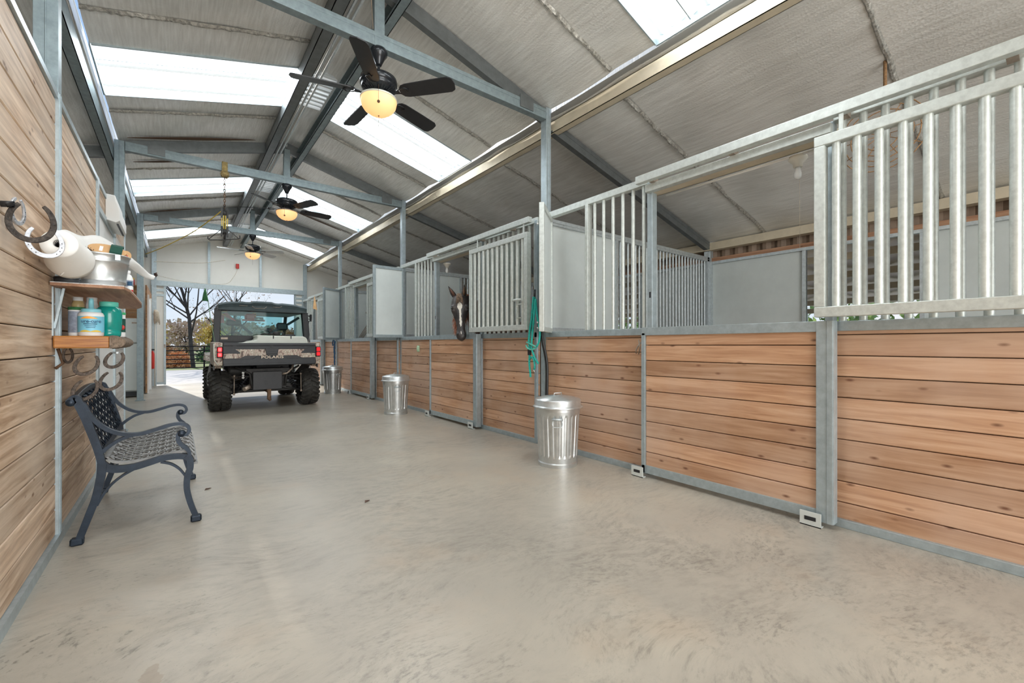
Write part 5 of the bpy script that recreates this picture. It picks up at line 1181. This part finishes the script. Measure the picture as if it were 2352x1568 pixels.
# saw clamped under the roof
t = up('roof_tool_mount', MB().prism([(.60, 1.66), (.70, 1.68), (.82, 1.56), (.84, 1.53), (.76, 1.56), (.66, 1.62), (.66, 1.50), (.60, 1.49)], 9.26, 9.34, lambda u, v, t: (u, t, v)).bev(.98, 1.16, 9.26, 9.40, 1.56, 1.68, .03).box(.94, 1.30, 9.28, 9.36, 1.545, 1.575), 'red_dark')
m = MB()
for pts in ([(.70, 1.695), (.62, 1.695), (.62, 1.655), (.69, 1.625)], [(1.10, 1.69), (1.15, 1.68), (1.15, 1.65), (1.12, 1.63)]): m.tube([(x, 9.245, z) for x, z in pts], .005, 6)
up('orange_outline', m, 'orange', t)
up('clear_cylinder', MB().lathe([(0, -.07), (.035, -.07), (.035, .07), (0, .07)], (1.20, 9.28, 1.585), 16, axis=(1, 0, 0)), 'zinc', t)
# side mirror and flags
m = MB().bar((1.945, 9.12, 1.70), (2.06, 9.12, 1.655), .02, .02).bar((1.945, 9.12, 1.64), (2.05, 9.12, 1.60), .012, .012).bev(2.045, 2.085, 9.08, 9.13, 1.56, 1.70, .012)
up('side_mirror', m, 'black', bevel=.003)
up('cargo_strap', MB().tube(spiral([(2.04, 9.1, 1.57), (1.99, 9.1, 1.50), (1.94, 9.08, 1.33), (1.90, 9.05, 1.14)], .010, 0, 1)[0], .009, 6).tube([(1.98, 9.06, 1.14), (1.99, 9.08, 1.3), (2.02, 9.09, 1.5), (2.03, 9.1, 1.56)], .004, 5), 'black')
for s, top, mt, c_, bx in ((-1, (.357, 8.72, 2.046), 'green', 'green flag', .493), (1, (2.085, 8.9, 2.065), 'orange_cloth', 'faded orange flag', 1.98)):
    if s < 0:
        w = up('whip_flag_pole', MB().tube([(.493, 8.72, 1.13), (.43, 8.72, 1.55), (.40, 8.72, 1.82), (.365, 8.72, 2.03)], .0055, 6), plain('pale_green_rod', (.25, .42, .28), .5))
        poly = [(.357, 2.045), (.333, 1.95), (.315, 1.83), (.34, 1.822), (.365, 1.826), (.405, 1.815), (.385, 1.90)]
    else:
        w = up('whip_flag_pole', MB().tube([(1.98, 8.9, 1.14), (2.03, 8.9, 1.5), (2.07, 8.9, 1.8), (2.085, 8.9, 2.05)], .0045, 6), plain('pale_whip_rod', (.5, .5, .5), .5))
        poly = [(2.085, 2.06), (2.06, 1.88), (2.055, 1.80), (2.10, 1.785), (2.135, 1.775), (2.10, 1.95)]
    m = MB(); vs = []
    for k, (u, v) in enumerate(poly): vs.append((u, (8.72 if s < 0 else 8.9)-.004-.02*(k % 2), v))
    m.add(vs, [(0, 1, 6), (1, 2, 3), (1, 3, 4), (1, 4, 6), (4, 5, 6)] if s < 0 else [(0, 1, 5), (1, 2, 3), (1, 3, 5), (3, 4, 5)])
    o = up('flag', m, mt, w, solid=.003); 
up('antenna', MB().tube([(1.80, 9.8, 1.84), (1.80, 9.8, 1.90), (1.83, 9.8, 1.92), (1.86, 9.8, 1.89), (1.86, 9.8, 1.84)], .005, 6), 'black')
# tank riding in the bed
t = thing('sprayer_tank', 'cream plastic sprayer tank sitting in the cargo box of the utility vehicle', 'tank', (1.45, 8.75, .84))
m = MB(); vs = []; n = 26
prof = [(.0, .84), (1.0, .84), (1.0, 1.10), (1.0, 1.14), (.97, 1.20), (.93, 1.245), (.80, 1.255), (0, 1.258)]
m.prism([(.80, .86), (1.885, .86), (1.885, 1.14), (1.87, 1.20), (1.845, 1.24), (1.80, 1.255), (1.16, 1.265), (1.09, 1.272), (1.06, 1.255), (1.08, 1.225), (1.065, 1.19), (1.02, 1.172), (.98, 1.18), (.93, 1.15), (.80, 1.13)], 8.50, 9.02, lambda u, v, t: (u, t, v))
put('tank_body', m, 'cream', t, bevel=.02)
put('filler_cap', MB().lathe([(0, 0), (.085, 0), (.088, .005), (.088, .03), (.07, .035), (0, .036)], (1.62, 8.70, 1.256), 24), 'darkgrey', t)
m = MB().ball((1.30, 8.62, 1.355), .028, .012, .028).tube([(1.30, 8.62, 1.33), (1.30, 8.62, 1.26)], .006, 6); m.tube([(1.15, 8.66, 1.275), (1.20, 8.62, 1.30), (1.26, 8.6, 1.285), (1.32, 8.62, 1.30), (1.36, 8.62, 1.275)], .014, 6).tube([(1.43, 8.62, 1.265), (1.50, 8.62, 1.27), (1.50, 8.62, 1.32), (1.44, 8.62, 1.325)], .008, 6)
m.lathe([(0, -.05), (.035, -.05), (.04, 0), (.035, .05), (0, .05)], (1.39, 8.62, 1.30), 16, axis=(1, 0, 0)); put('pump_fittings', m, 'steelparts', t)
for x in (1.32, 1.60): put('tank_strap', MB().box(x-.008, x+.008, 8.49, 8.50, 1.21, 1.26), 'black', t)

# ================================================================ HORSE
H_ = thing('horse', 'dark brown horse with a white blaze looking out over the second stall door', 'horse', (4.6, 5.75, 0))
def ring(c, u, v, a, b, b2=None, n=16, pw=1.0):
    b2 = b2 or b; out = []
    for j in range(n):
        t = 2*PI*j/n; cu, sv = math.cos(t), math.sin(t)
        out.append(c+u*a*math.copysign(abs(cu)**pw, cu)+v*(b if sv > 0 else b2)*math.copysign(abs(sv)**pw, sv))
    return out
def loft(mb, rings):
    n = len(rings[0]); vs = [p for r_ in rings for p in r_]
    fs = [(i*n+j, i*n+(j+1) % n, (i+1)*n+(j+1) % n, (i+1)*n+j) for i in range(len(rings)-1) for j in range(n)]
    fs += [tuple(range(n))[::-1], tuple((len(rings)-1)*n+j for j in range(n))]
    return mb.add(vs, fs, True)
POLL = Vector((3.055, 5.11, 1.735)); MUZ = Vector((2.985, 4.94, 1.19))
hd = (MUZ-POLL).normalized(); HL = (MUZ-POLL).length
FRv = Vector((-.52, -.85, 0)); FRv = (FRv-hd*FRv.dot(hd)).normalized()       # face direction
SD = FRv.cross(hd).normalized()                                              # across the face
hm = MB()
# (t along the head, half width, front depth, back depth)
HS = [(-.06, .055, .05, .07), (.0, .088, .075, .12), (.10, .100, .085, .15), (.22, .108, .082, .17), (.30, .106, .080, .175), (.40, .084, .076, .155), (.50, .066, .070, .12), (.62, .053, .064, .085), (.74, .048, .060, .068), (.82, .051, .058, .066), (.89, .060, .056, .068), (.95, .060, .050, .066), (1.0, .050, .040, .056), (1.035, .036, .026, .04), (1.05, .02, .014, .02)]
loft(hm, [ring(POLL+hd*HL*t_, SD, FRv, a*1.15, b, c, pw=.86) for t_, a, b, c in HS])
hm.ball(POLL+hd*HL*.34-FRv*.09, .095, .10, .12)                        # jowl
for s in (-1, 1):
    hm.ball(POLL+hd*HL*.255+SD*s*.088+FRv*.052, .034, .034, .030)      # brow over the eye
    hm.ball(POLL+hd*HL*.33+SD*s*.092+FRv*.040, .028, .030, .026)       # lower lid
    hm.tube([POLL+hd*HL*.36+SD*s*.090+FRv*.028, POLL+hd*HL*.48+SD*s*.074+FRv*.026, POLL+hd*HL*.60+SD*s*.058+FRv*.020], [.016, .015, .008], 10)   # cheek ridge
    hm.ball(POLL+hd*HL*1.0-FRv*.045, .03, .03, .03)                    # chin
    hm.ball(POLL+hd*HL*.92+SD*s*.036+FRv*.030, .024, .026, .036)       # nostril wing
# ears
for s, tip in ((-1, None), (1, None)):
    left = s
    base = POLL+SD*s*.062-hd*.035-FRv*.01
    dr = (Vector((0, 0, 1))+SD*s*(.62 if (SD*s).x < 0 else .05)+FRv*.12).normalized(); sdv = dr.cross(FRv).normalized(); fv = sdv.cross(dr).normalized()
    loft(hm, [ring(base+dr*q, sdv, fv, a, b, n=12) for q, a, b in ((-.05, .028, .026), (0, .034, .026), (.05, .036, .020), (.10, .028, .014), (.145, .014, .010), (.175, .004, .004))])
# neck, trunk, rump
NK = [(POLL+hd*.06-FRv*.06, .07, .12), (Vector((3.25, 5.20, 1.66)), .085, .16), (Vector((3.45, 5.32, 1.56)), .10, .20), (Vector((3.70, 5.43, 1.42)), .13, .26), (Vector((3.95, 5.52, 1.26)), .18, .33), (Vector((4.2, 5.60, 1.16)), .24, .37), (Vector((4.6, 5.72, 1.12)), .29, .38), (Vector((5.1, 5.86, 1.10)), .31, .38), (Vector((5.5, 5.98, 1.13)), .28, .35), (Vector((5.8, 6.06, 1.13)), .20, .28), (Vector((5.95, 6.10, 1.10)), .08, .12)]
rg = []
for i, (c, a, b) in enumerate(NK):
    c = Vector(c); d_ = (Vector(NK[min(i+1, len(NK)-1)][0])-Vector(NK[max(i-1, 0)][0])).normalized(); sd_ = d_.cross(Vector((0, 0, 1))).normalized(); uu = sd_.cross(d_).normalized(); rg.append(ring(c, sd_, uu, a, b))
loft(hm, rg)
bd = Vector((5.5-4.2, 5.98-5.6, 0)).normalized(); bs = Vector((-bd.y, bd.x, 0))
for s in (-1, 1):
    f0 = Vector((4.15, 5.59, 0))+bs*s*.15
    hm.tube([f0+Vector((0, 0, 1.0)), f0+Vector((0, 0, .75))-bd*.02, f0+Vector((0, 0, .48)), f0+Vector((0, 0, .44)), f0+Vector((0, 0, .15)), f0+Vector((0, 0, .10))-bd*.03, f0+Vector((0, 0, .06))-bd*.05, f0-bd*.07], [.12, .085, .052, .05, .036, .04, .055, .065], 12)
    b0 = Vector((5.62, 6.02, 0))+bs*s*.15
    hm.tube([b0+Vector((0, 0, 1.05)), b0+Vector((0, 0, .80))-bd*.05, b0+Vector((0, 0, .55))+bd*.12, b0+Vector((0, 0, .50))+bd*.14, b0+Vector((0, 0, .16))+bd*.06, b0+Vector((0, 0, .10)), b0+Vector((0, 0, .06))-bd*.02, b0-bd*.04], [.18, .12, .065, .058, .038, .042, .055, .065], 12)
def horse_mat():
    m, t, p = newmat('dark_brown_coat_with_blaze'); N = t.nodes.new; K = t.links.new
    tc = N('ShaderNodeTexCoord')
    def dot(v, off):
        d = N('ShaderNodeVectorMath'); d.operation = 'DOT_PRODUCT'; d.inputs[1].default_value = v; K(tc.outputs['Object'], d.inputs[0])
        a = N('ShaderNodeMath'); a.operation = 'SUBTRACT'; a.inputs[1].default_value = off; K(d.outputs['Value'], a.inputs[0]); return a.outputs[0]
    P0 = POLL-Vector(H_.location)
    tt = dot(hd, P0.dot(hd)); ss = dot(SD, P0.dot(SD)); ff = dot(FRv, P0.dot(FRv))
    n = N('ShaderNodeTexNoise'); n.inputs['Scale'].default_value = 28; n.inputs['Detail'].default_value = 4; K(tc.outputs['Object'], n.inputs['Vector'])
    def mth(op, a, b=None, c=None):
        x = N('ShaderNodeMath'); x.operation = op
        for i, q in enumerate((a, b, c)):
            if q is None: continue
            if isinstance(q, (int, float)): x.inputs[i].default_value = q
            else: K(q, x.inputs[i])
        return x.outputs[0]
    nn = mth('MULTIPLY', mth('SUBTRACT', n.outputs[0], .5), .026)
    # width of the blaze along the face: a broad star on the forehead narrowing to the nose
    cr = N('ShaderNodeFloatCurve'); c = cr.mapping.curves[0]; 
    c.points[0].location = (0, 0); c.points[1].location = (1, 0)
    for x_, y_ in ((.13, .0), (.18, .30), (.25, .50), (.33, .30), (.46, .20), (.62, .25), (.72, .12), (.78, 0)): c.points.new(x_, y_)
    cr.mapping.update(); K(mth('DIVIDE', tt, HL), cr.inputs['Value'])
    wd = mth('MULTIPLY', cr.outputs[0], .066)
    inside = mth('GREATER_THAN', mth('SUBTRACT', wd, mth('ABSOLUTE', mth('ADD', ss, nn))), .001)
    front = mth('GREATER_THAN', ff, .02); blaze = mth('MULTIPLY', inside, front)
    # snip between the nostrils
    sn = mth('MULTIPLY', mth('LESS_THAN', mth('ABSOLUTE', mth('ADD', ss, nn)), .0045), mth('MULTIPLY', mth('GREATER_THAN', tt, HL*.86), mth('LESS_THAN', tt, HL*.93))); sn = mth('MULTIPLY', sn, front)
    n2 = N('ShaderNodeTexNoise'); n2.inputs['Scale'].default_value = 9; n2.inputs['Detail'].default_value = 3; K(tc.outputs['Object'], n2.inputs['Vector'])
    r = N('ShaderNodeValToRGB'); e = r.color_ramp.elements; e[0].position = .35; e[0].color = (.012, .010, .010, 1); e[1].position = .7; e[1].color = (.055, .043, .040, 1); K(n2.outputs[0], r.inputs[0])
    # red-brown coat on neck and body
    body = mth('GREATER_THAN', mth('MULTIPLY', ff, -1), .14); mb_ = N('ShaderNodeMixRGB'); mb_.inputs[2].default_value = (.13, .055, .032, 1); K(body, mb_.inputs[0]); K(r.outputs[0], mb_.inputs[1])
    mx = N('ShaderNodeMixRGB'); mx.inputs[2].default_value = (.72, .68, .60, 1); K(mth('MAXIMUM', blaze, sn), mx.inputs[0]); K(mb_.outputs[0], mx.inputs[1])
    K(mx.outputs[0], p.inputs['Base Color']); p.inputs['Roughness'].default_value = .42
    return m
hb = put('body', hm, horse_mat(), H_)
md = hb.modifiers.new('remesh', 'REMESH'); md.mode = 'VOXEL'; md.voxel_size = .009; md.use_smooth_shade = True
md = hb.modifiers.new('smooth', 'SMOOTH'); md.factor = .5; md.iterations = 5
for s in (-1, 1):
    e = POLL+hd*HL*.285+SD*s*.1035+FRv*.058
    put('eye', MB().ball(e, .019, .019, .016), 'eye', H_)
    put('nostril', MB().ball(POLL+hd*HL*.93+SD*s*.043+FRv*.050, .010, .009, .016), 'eye', H_)
    base = POLL+SD*s*.062-hd*.035-FRv*.01
    dr = (Vector((0, 0, 1))+SD*s*(.62 if (SD*s).x < 0 else .05)+FRv*.12).normalized()
    put('inner_ear', MB().tube([base+dr*.01+FRv*.018, base+dr*.06+FRv*.0155, base+dr*.13+FRv*.008], [.014, .019, .004], 8), plain('brown_inner_ear', (.12, .055, .035), .8) if s < 0 else M['brownrust'], H_)
m = MB()
for k in range(110):                         # forelock
    a = (rnd.random()-.5)*.085; st = POLL+SD*a*.7-hd*.05+FRv*(.045+rnd.random()*.02)
    ln = .10+rnd.random()*.10; m.tube([st, st+hd*ln*.5+FRv*(.028+rnd.random()*.012)+SD*(a*.2+rnd.uniform(-.006, .006)), st+hd*ln+FRv*.020+SD*(a*.4+rnd.uniform(-.012, .012))], [.0024, .0022, .0006], 4)
put('forelock', m, 'hair', H_)
m = MB()
for k in range(260):                        # mane falling on the side of the neck
    f = rnd.random(); i = 3.10+.75*f; y = 5.10+.36*f; z = 1.82-.34*f*f
    o = Vector((-.45, .80, 0)).normalized()
    st = Vector((i, y, z)); ln = .22+rnd.random()*.22
    m.tube([st, st+o*.10+Vector((0, 0, -ln*.4)), st+o*(.12+rnd.random()*.04)+Vector((rnd.random()*.03, 0, -ln))], [.0035, .004, .001], 4)
put('mane', m, 'hair_red', H_)
m = MB()
for k in range(240):                        # shaggy throat hair
    f = rnd.random(); c = POLL+hd*HL*(.25+.55*f)-FRv*(.15-.07*f)-SD*0
    sgn = SD if SD.x < 0 else -SD
    st = c+sgn*(.055*rnd.random()+.02); e = st+sgn*(.02+rnd.random()*.035)+hd*(.02+.04*rnd.random())-FRv*.02; m.tube([st, e], [.003, .0008], 4)
put('throat_hair', m, 'hair_red', H_)
m = MB(); s0 = Vector((5.95, 6.10, 1.25))
for k in range(60):
    a = rnd.random()*.06; b = rnd.random()*.06; m.tube([s0+Vector((0, a, 0)), s0+Vector((.08+a, b, -.3)), s0+Vector((.06+a, b-.02, -.75-rnd.random()*.1))], [.006, .006, .002], 4)
put('tail', m, 'hair', H_)

# ================================================================ OUTDOORS
fn = thing('pipe_fence', 'dark six-rail pipe fence across the drive outside the end door', 'fence', (4, 23.9, 0))
for k in range(6): put('rail', MB().tube([(-14, 23.9, .09+.19*k), (22, 23.9, .09+.19*k)], .022, 8), 'pipe', fn)
for k in range(16): put('post', MB().tube([(-13+2.3*k+.15, 23.93, -.05), (-13+2.3*k+.15, 23.93, 1.06)], .03, 8), 'pipe', fn)
def tree(x, y, h, label, trunk_r, leafmat, nleaf, spread=1.0, leafr=.09, seed=1, group=None, low=.25, lh=(0, 1), zb=-.1, depth=4):
    R = random.Random(seed); t = thing('tree', label, 'tree', (x, y, zb), group)
    m = MB(); tips = []
    def br(p, d, ln, r, lv):
        pts = [p]; q = p.copy(); dd = d.copy(); n_ = 4
        for i in range(n_):
            dd = (dd+Vector((R.uniform(-.16, .16), R.uniform(-.16, .16), R.uniform(-.03, .12)))).normalized(); q = q+dd*ln/n_; pts.append(q.copy())
        m.tube(pts, [r*(1-.5*i/n_) for i in range(n_+1)], 5 if lv else 8, caps=False)
        if lv >= depth-2: tips.extend(pts[1:])
        if lv < depth:
            k = 3 if lv else 13
            for j in range(k):
                f = R.uniform(low if lv == 0 else .3, 1.0); b = pts[min(n_-1, int(f*n_))].lerp(pts[min(n_, int(f*n_)+1)], f*n_-int(f*n_))
                a = R.uniform(0, 2*PI); side = Vector((math.cos(a), math.sin(a), 0)); nd = (dd*.55+side*R.uniform(.5, .95)*spread+Vector((0, 0, R.uniform(.1, .5)))).normalized()
                br(b, nd, ln*R.uniform(.42, .62), r*.52*(1-.4*f), lv+1)
    br(Vector((x, y, zb)), Vector((0, 0, 1)), h*.85, trunk_r, 0)
    put('trunk', m, 'bark', t)
    L_ = MB()
    for k in range(nleaf):
        c = R.choice(tips)+Vector((R.gauss(0, .25), R.gauss(0, .25), R.gauss(0, .22)))*spread; s_ = leafr*R.uniform(.5, 1.3)
        a, b = Vector((R.gauss(0, 1), R.gauss(0, 1), R.gauss(0, 1))).normalized(), Vector((R.gauss(0, 1), R.gauss(0, 1), R.gauss(0, 1))).normalized()
        L_.add([c, c+a*s_, c+(a+b)*s_*.8, c+b*s_], [(0, 1, 2, 3)])
    put('foliage', L_, leafmat, t)
    return t
tree(.62, 26.5, 6.0, 'tall nearly bare oak with a few brown leaves, left in the end doorway', .095, 'leaf_brown', 900, 1.0, .06, 3, depth=5)
tree(2.9, 33, 5.0, 'slender bare tree with brown leaves, right of the tall oak in the doorway', .08, 'leaf_brown', 500, .8, .07, 8, depth=4)
G2 = 'woodland trees behind the fence'
spec = [(-1.8, 40, 6.4, 'leaf_yellow'), (2.4, 42, 6.4, 'leaf_yellow'), (5.2, 45, 6, 'leaf_pink'), (7.6, 40, 6, 'leaf_brown'), (10.6, 45, 7.5, 'leaf_green'), (13.6, 41, 6.5, 'leaf_pink'), (17, 46, 8, 'leaf_green'), (-5.5, 42, 8, 'leaf_pink'), (20.5, 50, 9, 'leaf_green'), (.6, 47, 6.5, 'leaf_pink'), (8, 50, 7, 'leaf_brown'), (13.8, 51, 7.5, 'leaf_yellow'), (4.2, 51, 7, 'leaf_brown'), (-4, 49, 8, 'leaf_green')]
nm = {'leaf_yellow': 'golden', 'leaf_pink': 'faded pinkish', 'leaf_brown': 'brown', 'leaf_green': 'dark green'}
for k, (x, y, h, lm) in enumerate(spec):
    tree(x, y, h*.34, 'distant %s-leaved woodland tree beyond the pipe fence' % nm[lm], .09, lm, 1700, .85, .12, 20+k, nm[lm]+' '+G2, low=.05, depth=3)
def bush(x, y, r, h, mat, label, seed, n=2600, leaf=.07, group=None):
    R = random.Random(seed); m = MB()
    for k in range(n):
        a = R.uniform(0, 2*PI); ph = R.uniform(0, 1); q = R.uniform(.55, 1)
        c = Vector((x+math.cos(a)*r*q*math.sqrt(1-ph*ph*.9), y+math.sin(a)*r*q*math.sqrt(1-ph*ph*.9), -.03+h*ph*q)); s_ = leaf*R.uniform(.5, 1.4)
        u, v = Vector((R.gauss(0, 1), R.gauss(0, 1), R.gauss(0, 1))).normalized(), Vector((R.gauss(0, 1), R.gauss(0, 1), R.gauss(0, 1))).normalized()
        m.add([c, c+u*s_, c+(u+v)*s_*.8, c+v*s_], [(0, 1, 2, 3)])
    return tag(put('shrub', m, mat), label, 'shrub', group)
bush(.0, 27.6, .62, .85, 'leaf_orange', 'orange autumn shrub behind the fence at the foot of the tall oak', 4)
for k, (x, y, r, h, mt, c_) in enumerate(((2.4, 36, 1.5, 1.3, 'leaf_green', 'dark green shrub behind the fence right of the orange shrub'), (5.8, 37, 1.5, 1.2, 'leaf_green', 'wide dark green shrub behind the fence, hidden partly by the utility vehicle'), (-1.4, 35.5, 1.8, 1.4, 'leaf_brown', 'brown thicket behind the fence left of the tall oak'), (9.8, 38, 1.9, 1.5, 'leaf_brown', 'brown thicket behind the fence seen through the vehicle'))):
    bush(x, y, r, h, mt, c_, 30+k, 3000, .11)
# far wood line: leafy bank nobody could count
R = random.Random(5); m = MB()
for k in range(9000):
    x = R.uniform(-30, 60); y = R.uniform(58, 66); z = R.uniform(0, 1)**.8*(3.6+1.2*noise.noise(Vector((x*.12, 0, 0)))); c = Vector((x, y, z)); s_ = R.uniform(.25, .6)
    u, v = Vector((R.gauss(0, 1), R.gauss(0, .6), R.gauss(0, 1))).normalized(), Vector((R.gauss(0, 1), R.gauss(0, .6), R.gauss(0, 1))).normalized(); m.add([c, c+u*s_, c+(u+v)*s_*.8, c+v*s_], [(0, 1, 2, 3)])
tag(put('distant_woods', m, 'leaf_pink'), 'far brown wood line on the horizon beyond the fence', 'woods', kind='stuff')
# greenery beyond the lean-to, seen through the stall window
R = random.Random(6); m = MB()
for k in range(7000):
    x = R.uniform(16, 19); y = R.uniform(-8, 16); z = R.uniform(0, 2.6); c = Vector((x, y, z)); s_ = R.uniform(.10, .26)
    u, v = Vector((R.gauss(0, 1), R.gauss(0, 1), R.gauss(0, 1))).normalized(), Vector((R.gauss(0, 1), R.gauss(0, 1), R.gauss(0, 1))).normalized(); m.add([c, c+u*s_, c+(u+v)*s_*.8, c+v*s_], [(0, 1, 2, 3)])
tag(put('hedgerow', m, plain('sunlit_green_leaves', (.22, .32, .10), .8, 0, .6, 2)), 'bright green hedgerow outside, seen through the stall window bars', 'hedge', kind='stuff')
# small debris on the floor
for k, (x, y, nm_) in enumerate(((.16, 4.0, 'dry leaf crumb on the concrete beside the bench leg'), (1.03, 3.0, 'tiny dark leaf lying on the concrete in the middle of the aisle'))):
    tag(put('dry_leaf', MB().add([(x, y, .002), (x+.03, y+.008, .012), (x+.045, y+.03, .003), (x+.01, y+.025, .009)], [(0, 1, 2, 3)]), 'bristle', solid=.002), nm_, 'leaf')
